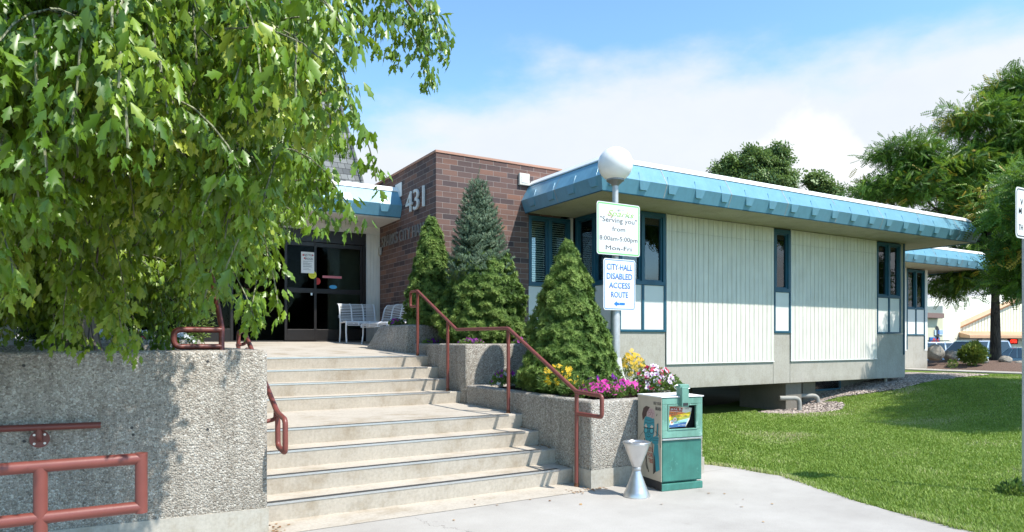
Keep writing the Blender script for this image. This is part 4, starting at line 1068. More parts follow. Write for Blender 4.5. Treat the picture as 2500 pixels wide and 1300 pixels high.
# ------------------------------------------------------------------ lamp post with two signs
PX, PY = 5.90, 7.17
lamp = thing('lamp_post', 'white globe lamp on a metal post standing in the flower planter', 'lamp post', (PX, PY, 0.9))
MB().lathe([(0.001, 0.86), (0.17, 0.86), (0.165, 1.02), (0.13, 1.10), (0.098, 1.20), (0.082, 1.32), (0.076, 1.36), (0.001, 1.36)], PX, PY, 28).build('base', plain('base_paint', (0.55, 0.55, 0.53), 0.5, 0, 0.1, 6), lamp, smooth=True)
zc = z_at(402, PX, PY)
MB().lathe([(0.064, 1.36), (0.062, 2.35), (0.058, 2.36), (0.047, 2.37), (0.040, zc - 0.35), (0.038, zc - 0.24)], PX, PY, 24).build('pole', GALV, lamp, smooth=True)
MB().lathe([(0.038, zc - 0.29), (0.062, zc - 0.265), (0.095, zc - 0.235), (0.118, zc - 0.222), (0.118, zc - 0.19), (0.06, zc - 0.18)], PX, PY, 28).build('collar', plain('collar_grey', (0.25, 0.25, 0.25), 0.5, 0.5), lamp, smooth=True)
m, nt, b = nodes_of('opal_globe'); b.inputs['Base Color'].default_value = (0.84, 0.83, 0.80, 1); b.inputs['Roughness'].default_value = 0.28
b.inputs['Subsurface Weight'].default_value = 0.25; b.inputs['Subsurface Radius'].default_value = (0.1, 0.1, 0.1); MATS['globe'] = m
prof = [(0.232 * math.sin(a), zc - 0.232 * math.cos(a)) for a in np.linspace(0.5, math.pi, 28)]
MB().lathe(prof, PX, PY, 48).build('globe', MATS['globe'], lamp, smooth=True)

def rounded(cx, cz, w, h, r, y, roll=0.0, n=6):
    pts = []
    for sx_, sz_, a0 in ((1, 1, 0), (-1, 1, 90), (-1, -1, 180), (1, -1, 270)):
        for k in range(n + 1):
            a = R(a0 + 90 * k / n); pts.append((sx_ * (w / 2 - r) + r * math.cos(a), sz_ * (h / 2 - r) + r * math.sin(a)))
    c_, s_ = math.cos(roll), math.sin(roll)
    return [(cx + a * c_ - b_ * s_, y, cz + a * s_ + b_ * c_) for a, b_ in pts]
def plate(cx, cz, w, h, r, y0, y1, mat, name, parent=None, roll=0.0):
    a = rounded(cx, cz, w, h, r, y0, roll); b_ = rounded(cx, cz, w, h, r, y1, roll); n = len(a)
    return MB().add(a + b_, [tuple(range(n)), tuple(range(n, 2 * n))] + [(i, (i + 1) % n, n + (i + 1) % n, n + i) for i in range(n)]).build(name, mat, parent)
def band(cx, cz, w, h, r, t, y, mat, name, parent, roll=0.0):
    a = rounded(cx, cz, w, h, r, y, roll); b_ = rounded(cx, cz, w - 2 * t, h - 2 * t, max(r - t, 0.003), y, roll); n = len(a)
    return MB().add(a + b_, [(i, (i + 1) % n, n + (i + 1) % n, n + i) for i in range(n)]).build(name, mat, parent)
def rolltext(o, cx, cz, roll):
    M = Matrix.Translation((cx, 0, cz)) @ Matrix.Rotation(-roll, 4, 'Y') @ Matrix.Translation((-cx, 0, -cz))
    o.data.transform(M)
SYY = PY - 0.085
sx0, sx1 = on_y(1457, SYY), on_y(1562, SYY); scx = (sx0 + sx1) / 2; sw = sx1 - sx0
dS = depth(scx, SYY); zt_, zb_ = EYE + (830 - 497) * dS / F, EYE + (830 - 624) * dS / F; scz = (zt_ + zb_) / 2; shh = zt_ - zb_
rl = R(1.2)
s1 = plate(scx, scz, sw, shh, 0.035, SYY, SYY + 0.004, SIGNW, 'street_sign')
tag(s1, 'white sign with green border giving opening hours, upper sign on lamp post', 'sign')
band(scx, scz, sw - 0.022, shh - 0.022, 0.028, 0.017, SYY - 0.0012, INKG, 'border', s1)
k = shh
GREYT = flatcol('sign_text_grey', (0.07, 0.065, 0.07)); LIME = flatcol('script_lime', (0.33, 0.60, 0.12))
tt = text_obj('script_lettering', [('Sparks', scx + 0.035, scz + 0.245 * k, 0.082, sw * 0.62, 0.35)], LIME, s1, V3((0, SYY - 0.0015, 0)), UX, NY, 0.0008, 0, 0.002)
text_obj('small_lettering', [('City of', scx + 0.03, scz + 0.36 * k, 0.03, 0.13, 0.2)], flatcol('ink_pale', (0.45, 0.43, 0.45)), s1, V3((0, SYY - 0.0028, 0)), UX, NY, 0.0006, 0)
text_obj('lettering', [('"Serving you"', scx, scz + 0.125 * k, 0.068, sw * 0.86), ('from', scx, scz - 0.04 * k, 0.062, sw * 0.30),
                       ('8:00am-5:00pm', scx, scz - 0.225 * k, 0.062, sw * 0.88), ('Mon-Fri', scx, scz - 0.405 * k, 0.062, sw * 0.60)], GREYT, s1, V3((0, SYY - 0.0015, 0)), UX, NY, 0.0008, 0, 0.001)
fl = MB(); fx, fz = scx - 0.15, scz + 0.255 * k
for a in range(0, 360, 45):
    c_, s_ = math.cos(R(a + 10)), math.sin(R(a + 10)); q = lambda rr, tt_: (fx + c_ * rr - s_ * tt_, SYY - 0.0016, fz + s_ * rr + c_ * tt_)
    fl.add([q(0.012, 0), q(0.03, 0.006), q(0.042, 0), q(0.03, -0.006)], [(0, 1, 2, 3)])
fl.build('flower_emblem', flatcol('emblem_pink', (0.75, 0.25, 0.25)), s1)
for z in (scz + 0.37 * k, scz - 0.36 * k):
    MB().tube([(PX - 0.01, SYY - 0.002, z), (PX - 0.01, SYY - 0.009, z)], 0.009, 8, GALV).build('bolt', None, s1)
tx0, tx1 = on_y(1473, SYY), on_y(1551, SYY); tcx = (tx0 + tx1) / 2; tw = tx1 - tx0
tz1, tz0 = EYE + (830 - 633) * dS / F, EYE + (830 - 758) * dS / F; tcz = (tz0 + tz1) / 2; th = tz1 - tz0
s2 = plate(tcx, tcz, tw, th, 0.04, SYY - 0.001, SYY + 0.003, SIGNW, 'street_sign')
tag(s2, 'white sign with blue disabled access lettering and arrow, lower sign on lamp post', 'sign')
band(tcx, tcz, tw - 0.026, th - 0.026, 0.032, 0.009, SYY - 0.0022, INKB, 'border', s2)
text_obj('lettering', [('CITY HALL', tcx, tcz + 0.285 * th, 0.082, tw * 0.80), ('DISABLED', tcx, tcz + 0.105 * th, 0.082, tw * 0.80),
                       ('ACCESS', tcx, tcz - 0.07 * th, 0.078, tw * 0.66), ('ROUTE', tcx, tcz - 0.25 * th, 0.078, tw * 0.53)], INKB, s2, V3((0, SYY - 0.0025, 0)), UX, NY, 0.0008, 0, 0.012)
az = tcz - 0.375 * th; ah = 0.02
MB().add([(tcx - 0.10, SYY - 0.003, az), (tcx - 0.045, SYY - 0.003, az + 0.037), (tcx - 0.045, SYY - 0.003, az + ah * 0.8), (tcx + 0.09, SYY - 0.003, az + ah * 0.8), (tcx + 0.09, SYY - 0.003, az - ah * 0.8), (tcx - 0.045, SYY - 0.003, az - ah * 0.8), (tcx - 0.045, SYY - 0.003, az - 0.037)], [(0, 1, 2, 3, 4, 5, 6)]).build('arrow', INKB, s2)
for z in (tcz + 0.33 * th, az): MB().tube([(PX - 0.01, SYY - 0.003, z), (PX - 0.01, SYY - 0.010, z)], 0.008, 8, GALV).build('bolt', None, s2)
MB().box(PX - 0.03, PX + 0.03, SYY + 0.0045, PY - 0.03, scz - 0.3, scz - 0.26, GALV).build('bracket', None, s1)

# sign post at the right edge of the lawn
RY = 3.36; rx = on_y(2480, RY); dR = depth(rx, RY)
rz1, rz0 = EYE + (830 - 455) * dR / F, EYE + (830 - 580) * dR / F; rw = 0.46
sp = thing('sign_post', 'grey steel sign post at the right edge of the lawn', 'post', (rx + rw / 2, RY + 0.02, 0))
MB().box(on_y(2498.5, RY + 0.03), on_y(2498.5, RY + 0.03) + 0.05, RY + 0.012, RY + 0.045, -0.1, rz1 - 0.03).build('post', GALV, sp, bevel=0.004)
s3 = plate(rx + rw / 2, (rz0 + rz1) / 2, rw, rz1 - rz0, 0.05, RY, RY + 0.004, SIGNW, 'street_sign')
tag(s3, 'white sign with black border cut off by the right edge', 'sign')
band(rx + rw / 2, (rz0 + rz1) / 2, rw - 0.03, rz1 - rz0 - 0.03, 0.04, 0.012, RY - 0.0012, INKK, 'border', s3)
text_obj('lettering', [('V', rx + 0.125, rz0 + 0.66 * (rz1 - rz0), 0.065, 0.06), ('M', rx + 0.092, rz0 + 0.48 * (rz1 - rz0), 0.065, 0.06), ('TH', rx + 0.105, rz0 + 0.16 * (rz1 - rz0), 0.06, 0.09)], INKK, s3, V3((0, RY - 0.0015, 0)), UX, NY, 0.0006, 0, 0.01)

# ------------------------------------------------------------------ ash urn
bxx, byy = 4.69, 5.36
ur = thing('ash_urn', 'silver hourglass shaped ash urn standing beside the planter corner', 'ash urn', (bxx, byy, 0))
MB().lathe([(0.0, 0.01), (0.138, 0.0), (0.14, 0.012), (0.115, 0.06), (0.088, 0.13), (0.062, 0.20), (0.044, 0.255), (0.042, 0.262)], bxx, byy, 40).build('foot', ALU, ur, smooth=True)
MB().lathe([(0.0425, 0.263), (0.045, 0.266), (0.045, 0.298), (0.0425, 0.301)], bxx, byy, 40).build('waist_band', plain('band_dull', (0.42, 0.42, 0.42), 0.5, 0.7), ur, smooth=True)
MB().lathe([(0.042, 0.302), (0.05, 0.315), (0.075, 0.38), (0.10, 0.445), (0.125, 0.515), (0.132, 0.535), (0.136, 0.535), (0.136, 0.545), (0.128, 0.548)], bxx, byy, 40).build('bowl', ALU, ur, smooth=True)
MB().lathe([(0.138, 0.5455), (0.142, 0.552), (0.138, 0.559), (0.12, 0.556), (0.112, 0.545), (0.06, 0.538), (0.0, 0.538)], bxx, byy, 40).build('rim_tray', plain('tray_steel', (0.5, 0.5, 0.5), 0.3, 0.8), ur, smooth=True)

# ------------------------------------------------------------------ newspaper box
NB0 = V3((5.05, 5.38, 0)); ang = R(-9)
nu = V3((math.cos(ang), math.sin(ang), 0)); nd = V3((-math.sin(ang), math.cos(ang), 0))   # along the front, into the box
nn = -nd
NW, ND, NH = 0.53, 0.46, 1.0
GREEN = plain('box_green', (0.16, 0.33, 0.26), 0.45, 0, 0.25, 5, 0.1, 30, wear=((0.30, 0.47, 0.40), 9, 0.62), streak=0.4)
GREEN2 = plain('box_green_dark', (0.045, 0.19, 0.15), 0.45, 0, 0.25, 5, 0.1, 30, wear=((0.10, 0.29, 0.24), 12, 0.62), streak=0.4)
CREAM = plain('box_cream', (0.52, 0.45, 0.35), 0.5, 0, 0.1, 4)
nb = thing('newspaper_box', 'green newspaper vending box with a graffiti painted cream side', 'newspaper box', NB0)
def lb(x0, x1, y0, y1, z0, z1, nm, mat, par=nb, bev=0.006):
    return MB().obox(NB0, nu, nd, x0, x1, y0, y1, z0, z1).build(nm, mat, par, bevel=bev)
body = MB()
body.obox(NB0, nu, nd, 0.005, NW - 0.005, 0.10, ND, 0.03, 0.985)
body.obox(NB0, nu, nd, 0.006, NW - 0.006, 0.02, 0.0995, 0.09, 0.60)
body.obox(NB0, nu, nd, 0.006, 0.055, 0.03, 0.0995, 0.601, 0.984); body.obox(NB0, nu, nd, NW - 0.055, NW - 0.006, 0.03, 0.0995, 0.601, 0.984)
body.obox(NB0, nu, nd, 0.056, NW - 0.056, 0.0975, 0.0995, 0.601, 0.984, None)
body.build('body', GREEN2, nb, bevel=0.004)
lb(0.058, NW - 0.058, 0.075, 0.097, 0.62, 0.97, 'inner_back', DARK, bev=0)
lb(0.0, 0.0045, 0.004, ND, 0.10, 0.99, 'side_panel', CREAM, bev=0)
lb(0.0, 0.0045, 0.004, ND, 0.012, 0.099, 'side_kick', INKK, bev=0)
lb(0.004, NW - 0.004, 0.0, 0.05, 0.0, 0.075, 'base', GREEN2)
lb(-0.006, NW + 0.006, -0.008, ND + 0.005, 0.987, 1.0, 'lid', WHITE, bev=0.004)
dr_ = MB()
dr_.obox(NB0, nu, nd, 0.008, NW - 0.008, 0.0, 0.028, 0.56, 0.635); dr_.obox(NB0, nu, nd, 0.008, NW - 0.008, 0.0, 0.028, 0.915, 0.98)
dr_.obox(NB0, nu, nd, 0.008, 0.075, 0.0, 0.028, 0.636, 0.914); dr_.obox(NB0, nu, nd, NW - 0.075, NW - 0.008, 0.0, 0.028, 0.636, 0.914)
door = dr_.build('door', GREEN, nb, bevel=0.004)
fr_ = MB(); t = 0.014
for q in ((0.078, NW - 0.078, 0.638, 0.638 + t), (0.078, NW - 0.078, 0.898, 0.912), (0.078, 0.078 + t, 0.653, 0.897), (NW - 0.078 - t, NW - 0.078, 0.653, 0.897)): fr_.obox(NB0, nu, nd, q[0], q[1], -0.006, 0.02, q[2], q[3])
fr_.build('window_frame', GREEN, door, bevel=0.002)
MB().obox(NB0, nu, nd, 0.09, NW - 0.09, 0.012, 0.014, 0.652, 0.898).build('pane', MATS['door_glass'], door) if False else None
lb(0.008, NW - 0.008, -0.003, 0.012, 0.535, 0.553, 'hinge', ALU, bev=0.003)
lb(0.02, NW - 0.02, 0.014, 0.0195, 0.10, 0.525, 'lower_panel', GREEN2, bev=0.003)
cm = MB(); cm.obox(NB0, nu, nd, 0.225, 0.315, -0.045, 0.06, 0.885, 1.10); cm.obox(NB0, nu, nd, 0.21, 0.33, -0.03, 0.05, 1.0805, 1.125)
coin = cm.build('coin_mechanism', GREEN, nb, bevel=0.008)
MB().tube(fillet([NB0 + nu * 0.20 + nn * -0.01 + V3((0, 0, 1.07)), NB0 + nu * 0.17 + nn * -0.01 + V3((0, 0, 1.085)), NB0 + nu * 0.17 + nn * -0.01 + V3((0, 0, 1.11)), NB0 + nu * 0.21 + nn * -0.01 + V3((0, 0, 1.118))], 0.01), 0.004, 6, ALU).build('coin_return', None, coin)
MB().tube(fillet([NB0 + nu * 0.33 + nn * -0.01 + V3((0, 0, 1.07)), NB0 + nu * 0.365 + nn * -0.01 + V3((0, 0, 1.08)), NB0 + nu * 0.365 + nn * -0.01 + V3((0, 0, 1.11)), NB0 + nu * 0.33 + nn * -0.01 + V3((0, 0, 1.118))], 0.01), 0.004, 6, ALU).build('coin_return', None, coin)
lb(0.24, 0.30, -0.05, -0.0455, 0.90, 0.93, 'slot', INKK, coin, 0)
# the newspaper leaning in the window
def npt(a, z, dy=0.0): return NB0 + nu * a + nd * (0.055 + dy) + V3((0, 0, z))
news = MB(); NA = [(0.100, 0.66), (0.135, 0.895), (0.425, 0.862), (0.395, 0.74), (0.345, 0.665)]
news.add([npt(a, z) for a, z in NA] + [npt(a, z, 0.008) for a, z in NA], [(0, 1, 2, 3, 4), (9, 8, 7, 6, 5)] + [(i, (i + 1) % 5, 5 + (i + 1) % 5, 5 + i) for i in range(5)])
nw = tag(news.build('newspaper', plain('newsprint', (0.70, 0.66, 0.55), 0.7)), 'weekly newspaper with an orange and yellow cover in the green box window', 'newspaper')
def npoly(pts, mat, nm, e): MB().add([npt(a, z, -e) for a, z in pts], [tuple(range(len(pts)))]).build(nm, mat, nw)
npoly([(0.143, 0.886), (0.305, 0.867), (0.298, 0.822), (0.136, 0.842)], flatcol('masthead', (0.35, 0.05, 0.03)), 'masthead', 0.001)
npoly([(0.135, 0.838), (0.408, 0.806), (0.30, 0.775), (0.126, 0.775)], flatcol('cover_orange', (0.80, 0.20, 0.03)), 'cover_stripe', 0.001)
npoly([(0.126, 0.775), (0.408, 0.822), (0.402, 0.788), (0.120, 0.738)], flatcol('cover_yellow', (0.85, 0.60, 0.02)), 'cover_stripe', 0.0015)
npoly([(0.120, 0.738), (0.402, 0.788), (0.388, 0.758), (0.116, 0.708)], flatcol('cover_olive', (0.33, 0.36, 0.05)), 'cover_stripe', 0.001)
npoly([(0.116, 0.708), (0.380, 0.752), (0.355, 0.70), (0.110, 0.685)], flatcol('cover_aqua', (0.30, 0.55, 0.52)), 'cover_stripe', 0.0012)
npoly([(0.110, 0.685), (0.355, 0.715), (0.340, 0.664), (0.108, 0.664)], flatcol('cover_navy', (0.04, 0.12, 0.30)), 'cover_stripe', 0.0014)
for a, z, r0 in ((0.165, 0.715, 0.026), (0.205, 0.745, 0.024)):
    npoly([(a + r0 * math.cos(q), z + r0 * math.sin(q)) for q in np.linspace(0, 6.28, 15)[:-1]], flatcol('cover_pale', (0.75, 0.65, 0.6)), 'picture', 0.0022)
    npoly([(a + r0 * 0.4 * math.cos(q), z + r0 * 0.4 * math.sin(q)) for q in np.linspace(0, 6.28, 15)[:-1]], flatcol('cover_orange', (0.80, 0.20, 0.03)), 'picture', 0.0028)
oN = NB0 + nd * 0.055; oN.z = 0
text_obj('masthead_lettering', [('RN R', 0.222, 0.846, 0.022, 0.14)], SIGNW, nw, oN, nu, nn, 0.0003, 0.003, 0.01)
text_obj('masthead_lettering', [('News & Review', 0.222, 0.832, 0.008, 0.14), ], SIGNW, nw, oN, nu, nn, 0.0003, 0.003)
text_obj('headline', [('FREE', 0.36, 0.852, 0.010, 0.05), ('PAST', 0.19, 0.800, 0.022, 0.10), ('ENCOUNTERS', 0.265, 0.772, 0.020, 0.20)], INKGR, nw, oN, nu, nn, 0.0003, 0.003, 0.005)
text_obj('headline', [('HISTORY OF NEVADA', 0.25, 0.708, 0.012, 0.18)], flatcol('ink_deepgreen', (0.05, 0.2, 0.15)), nw, oN, nu, nn, 0.0003, 0.003)
text_obj('headline', [('GAY PRIDE', 0.29, 0.676, 0.014, 0.10)], SIGNW, nw, oN, nu, nn, 0.0003, 0.003)
# painted figure and writing on the cream side (drawn in crop coordinates: x 270..490, y 300..1200)
def gp(x, y):
    s_ = (x - 270) / 220.0; top = 300 + 35 * s_; bot = 1092 + 108 * s_
    z = 1.0 - (y - top) / (bot - top)
    return NB0 + nd * (ND * (1 - s_)) + nu * 0 + V3((0, 0, z))
gn = -nu
art = MB()
TEALP = flatcol('paint_teal', (0.035, 0.28, 0.34)); TEALD = flatcol('paint_teal_light', (0.10, 0.42, 0.46)); PINKP = flatcol('paint_pink', (0.50, 0.34, 0.33)); BRNP = flatcol('paint_brown', (0.07, 0.035, 0.03)); REDP = flatcol('paint_red', (0.38, 0.07, 0.05))
def gpoly(pts, mat, e=0.0008): art.add([gp(x, y) + gn * e for x, y in pts], [tuple(range(len(pts)))], mat)
def gline(pts, w=3.2, mat=INKK, e=0.0020):
    for (xa, ya), (xb_, yb_) in zip(pts[:-1], pts[1:]):
        dx, dy = xb_ - xa, yb_ - ya; L = math.hypot(dx, dy) or 1; px_, py_ = -dy / L * w / 2, dx / L * w / 2
        art.add([gp(xa + px_, ya + py_) + gn * e, gp(xb_ + px_, yb_ + py_) + gn * e, gp(xb_ - px_, yb_ - py_) + gn * e, gp(xa - px_, ya - py_) + gn * e], [(0, 1, 2, 3)], mat)
gpoly([(335, 520), (350, 505), (425, 530), (428, 600), (425, 660), (405, 730), (375, 758), (345, 715), (332, 650), (328, 580)], TEALP)
gpoly([(345, 505), (318, 540), (312, 480), (325, 430), (350, 412), (385, 425), (358, 470), (352, 505)], BRNP, 0.0010)
gpoly([(358, 470), (380, 435), (410, 440), (430, 465), (432, 510), (415, 532), (385, 515), (360, 508)], PINKP, 0.0010)
for pts in (((365, 480), (385, 470), (395, 490), (375, 500)), ((395, 445), (400, 475), (420, 485)), ((410, 490), (405, 520)), ((380, 445), (372, 465))): gline(pts, 3, flatcol('paint_mauve', (0.22, 0.09, 0.10)))
gpoly([(335, 590), (350, 570), (362, 600), (350, 612)], flatcol('paint_bone', (0.6, 0.52, 0.42)), 0.0014); gpoly([(388, 605), (402, 585), (418, 602), (412, 620)], flatcol('paint_bone', (0.6, 0.52, 0.42)), 0.0014)
for cx_, cy_ in ((349, 632), (402, 640)):
    gline([(cx_ + 19 * math.cos(a), cy_ + 24 * math.sin(a)) for a in np.linspace(0, 6.283, 13)], 5); gpoly([(cx_ + 15 * math.cos(a), cy_ + 20 * math.sin(a)) for a in np.linspace(0, 6.28, 12)], TEALD, 0.0012)
gline([(325, 600), (368, 612), (384, 618), (426, 615)], 6)
gline([(375, 640), (368, 668), (385, 672)], 3); gline([(358, 680), (372, 695), (395, 683)], 5); gline([(350, 715), (375, 735), (402, 705)], 3)
gline([(345, 535), (380, 545), (420, 540)], 3); gline([(340, 560), (380, 572), (422, 565)], 3)
gpoly([(445, 690), (452, 580), (462, 578), (460, 695)], TEALP); gpoly([(405, 700), (440, 688), (468, 705), (462, 760), (430, 772), (405, 745)], TEALP)
gpoly([(425, 770), (460, 765), (465, 850), (474, 1000), (445, 1015), (430, 1000), (418, 850)], TEALP); gpoly([(424, 880), (430, 850), (440, 1010), (420, 1030)], INKK, 0.0012)
gline([(415, 705), (462, 712)], 3); gline([(412, 725), (464, 735)], 3); gline([(445, 690), (452, 580), (462, 578), (460, 695)], 3)
gline([(327, 640), (300, 665), (285, 700)], 3); gline([(336, 700), (345, 760), (350, 850), (360, 950), (375, 1005)], 7); gline([(405, 745), (415, 850), (418, 1030)], 5)
gline([(430, 640), (450, 665), (475, 690), (480, 800)], 3); gline([(350, 840), (340, 900), (360, 980)], 3); gpoly([(310, 850), (325, 830), (318, 880), (300, 905)], TEALP)
gline([(452, 490), (445, 510)], 5)
ga = art.build('painted_figure', None, nb)
def gtext(nm, s_, x, y, hgt, w, mat, bold=0.01):
    p = gp(x, y); sc_ = ND / 220.0
    return text_obj(nm, [(s_, 0, p.z, hgt, w)], mat, nb, V3((p.x, p.y, 0)), -nd, gn, 0.0003, 0.002, bold)
gtext('painted_writing', 'USE YOUR', 452, 408, 0.032, 0.145, INKK); gtext('painted_writing', 'BRAIN', 461, 460, 0.04, 0.10, INKK)
gtext('painted_writing', 'VOTE', 383, 820, 0.045, 0.12, REDP); gtext('painted_writing', 'FOR', 388, 872, 0.045, 0.10, REDP); gtext('painted_writing', 'TBS', 393, 925, 0.045, 0.09, REDP)

# ------------------------------------------------------------------ white slatted benches by the door
def bench(label, o, u, back, L, zf):
    """o: rear-left foot, u: along the seat, back: direction the back leans to"""
    t = thing('bench', label, 'bench', o, 'white slatted metal benches by the entrance')
    f = -back
    def prof(a):
        # curved side profile from seat front over the seat to the rolled top
        pts = [(0.50, 0.36), (0.49, 0.42), (0.44, 0.445), (0.30, 0.43), (0.14, 0.42), (0.06, 0.46), (0.03, 0.55), (0.01, 0.66), (-0.02, 0.76), (-0.07, 0.82), (-0.13, 0.83)]
        return [o + u * a + f * d + V3((0, 0, z)) for d, z in pts]
    for nm, a, b in (('seat', 0, 4), ('backrest', 5, 10)):
        m = MB(); pp0, pp1 = prof(0.02), prof(L - 0.02)
        for i in range(a, b):
            seg_ = (pp0[i + 1] - pp0[i]).length; k_ = max(2, round(seg_ / 0.034))
            for j in range(k_):
                q0 = pp0[i].lerp(pp0[i + 1], j / k_); q1 = pp1[i].lerp(pp1[i + 1], j / k_)
                m.tube([q0, q1], 0.0095, 6, BENCH)
        m.build(nm, None, t, smooth=True)
    for a in (0, L / 3, 2 * L / 3, L):
        m = MB(); m.tube(prof(a), 0.016, 8, BENCH); m.build('side_frame' if a in (0, L) else 'strut', None, t, smooth=True)
    for a in (0.0, L):
        for d in (0.05, 0.46):
            top = 0.45 if d > 0.2 else 0.5
            MB().tube([o + u * a + f * (d + (0.03 if d > 0.2 else -0.05)) + V3((0, 0, 0)), o + u * a + f * (d) + V3((0, 0, 0.2)), o + u * a + f * d + V3((0, 0, top))], 0.017, 8, BENCH).build('leg', None, t, smooth=True)
    return t
bench('white slatted metal bench with curved back along the brick wall', V3((5.16, 12.45, 1.50)), V3((0, 1, 0)), V3((1, 0, 0)), 1.5, 1.5)
bench('white slatted metal bench set against the entrance wall', V3((4.38, 14.55, 1.545)), V3((1, 0, 0)), V3((0, 1, 0)), 0.78, 1.5)

# ------------------------------------------------------------------ plants
def fnoise(p, s, off=0): return mnoise.noise(V3(p) * s + V3((off, off * 1.7, off * 0.3)))
def spruce_dwarf(name, label, cx, cy, z0, h, rad, seed, n=9500, top_skip=1.0, group='dwarf spruces in the planters', mat='dwarf_spruce_needles', parent=None, lean=(0, 0), prof_pow=0.78):
    """dense conical dwarf spruce: bumpy skin of short needle tufts over a dark heart"""
    rg = np.random.default_rng(seed)
    root = parent or thing(name, label, 'conifer', (cx, cy, z0), group)
    def prof(t):  # radius by height fraction
        if t < 0.12: return rad * (0.72 + 0.28 * math.sin(t / 0.12 * 1.57))
        return rad * max(0.0, (1 - (t - 0.12) / 0.88)) ** prof_pow
    def lump(a, t):
        p = (math.cos(a) * 1.3, math.sin(a) * 1.3, t * 3.2)
        return 1 + 0.26 * fnoise(p, 1.5, seed) + 0.17 * fnoise(p, 3.4, seed + 3) + 0.10 * fnoise(p, 7.5, seed + 5)
    vs, fs = [], []
    rings, seg = 22, 26
    for i in range(rings + 1):
        t = i / rings * 0.97 * top_skip
        for j in range(seg):
            a = 2 * math.pi * j / seg; r_ = prof(t) * lump(a, t) * 0.82
            vs.append((cx + lean[0] * t + r_ * math.cos(a), cy + lean[1] * t + r_ * math.sin(a), z0 + h * t))
    for i in range(rings):
        for j in range(seg): fs.append((i * seg + j, i * seg + (j + 1) % seg, (i + 1) * seg + (j + 1) % seg, (i + 1) * seg + j))
    if not parent:
        MB().tube([(cx, cy, z0 - 0.05), (cx, cy, z0 + h * 0.8)], [0.05, 0.012], 8, MATS['dark_bark']).build('trunk', None, root)
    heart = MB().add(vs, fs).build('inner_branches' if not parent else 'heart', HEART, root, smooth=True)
    t = 1 - np.sqrt(rg.random(n) * 0.9 + 0.0)  # more low down
    t = np.clip(rg.beta(1.0, 1.55, n), 0, 0.999) * top_skip
    a = rg.uniform(0, 2 * math.pi, n)
    P, D, Vv, S = [], [], [], []
    for ti, ai in zip(t, a):
        lu = lump(ai, ti); pr_ = prof(ti)
        # tufts gather in small clumps
        p0 = (math.cos(ai) * pr_ * 1.0, math.sin(ai) * pr_, ti * h)
        cl = fnoise(p0, 9.0, seed + 9) + 0.5 * fnoise(p0, 19.0, seed + 2)
        r_ = pr_ * lu * 0.96 + 0.085 * cl * min(1, pr_ / 0.22) + 0.010 * rg.normal()
        P.append((cx + lean[0] * ti + r_ * math.cos(ai), cy + lean[1] * ti + r_ * math.sin(ai), z0 + h * ti + 0.01 * rg.normal()))
        D.append((math.cos(ai) * 0.9 + 0.35 * rg.normal(), math.sin(ai) * 0.9 + 0.35 * rg.normal(), 0.45 + 0.3 * rg.normal()))
        Vv.append(0.45 + 0.75 * cl + 0.3 * fnoise(p0, 3, seed)); S.append(rg.uniform(0.8, 1.25))
    P, D, Vv, S = np.array(P), np.array(D), np.array(Vv), np.array(S)
    # tuft template: 9 flat needles in a short brush
    tv, tf = [], []
    for k in range(9):
        an = k / 9 * 6.28 + 0.3; el = 0.55 + 0.35 * (k % 3); L = 0.038
        d = np.array([math.cos(an) * math.sin(el), math.cos(el), math.sin(an) * math.sin(el)])
        b0 = np.array([0, 0.010 * (k % 3), 0]); s_ = np.cross(d, [0.3, 1, 0.2]); s_ /= np.linalg.norm(s_); wd = 0.0050
        o_ = len(tv); tv += [b0 - s_ * wd, b0 + s_ * wd, b0 + d * L + s_ * wd * 0.35, b0 + d * L - s_ * wd * 0.35]; tf.append((o_, o_ + 1, o_ + 2, o_ + 3))
    tv = np.array(tv)
    o = np_mesh('foliage', place(tv, P, rot_from(D, rg.uniform(0, 6.28, n)), S), len(tv), tf, np.clip(Vv, 0, 1), MATS[mat], root)
    return root
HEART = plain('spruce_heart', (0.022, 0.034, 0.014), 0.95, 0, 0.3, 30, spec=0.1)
spruce_dwarf('dwarf_spruce', 'cone shaped dwarf spruce in the front planter, nearest the lamp post', 5.30, 7.42, 0.90, 2.0, 0.60, 3, 19000, prof_pow=0.76)
spruce_dwarf('dwarf_spruce', 'shaded dwarf spruce half hidden behind the front planter cone', 5.98, 8.27, 0.92, 1.98, 0.60, 11, 9000)
spruce_dwarf('dwarf_spruce', 'narrow dwarf spruce beside the sloping planter and name lettering', 5.06, 11.28, 1.78, 2.02, 0.45, 23, 10000, prof_pow=0.66)

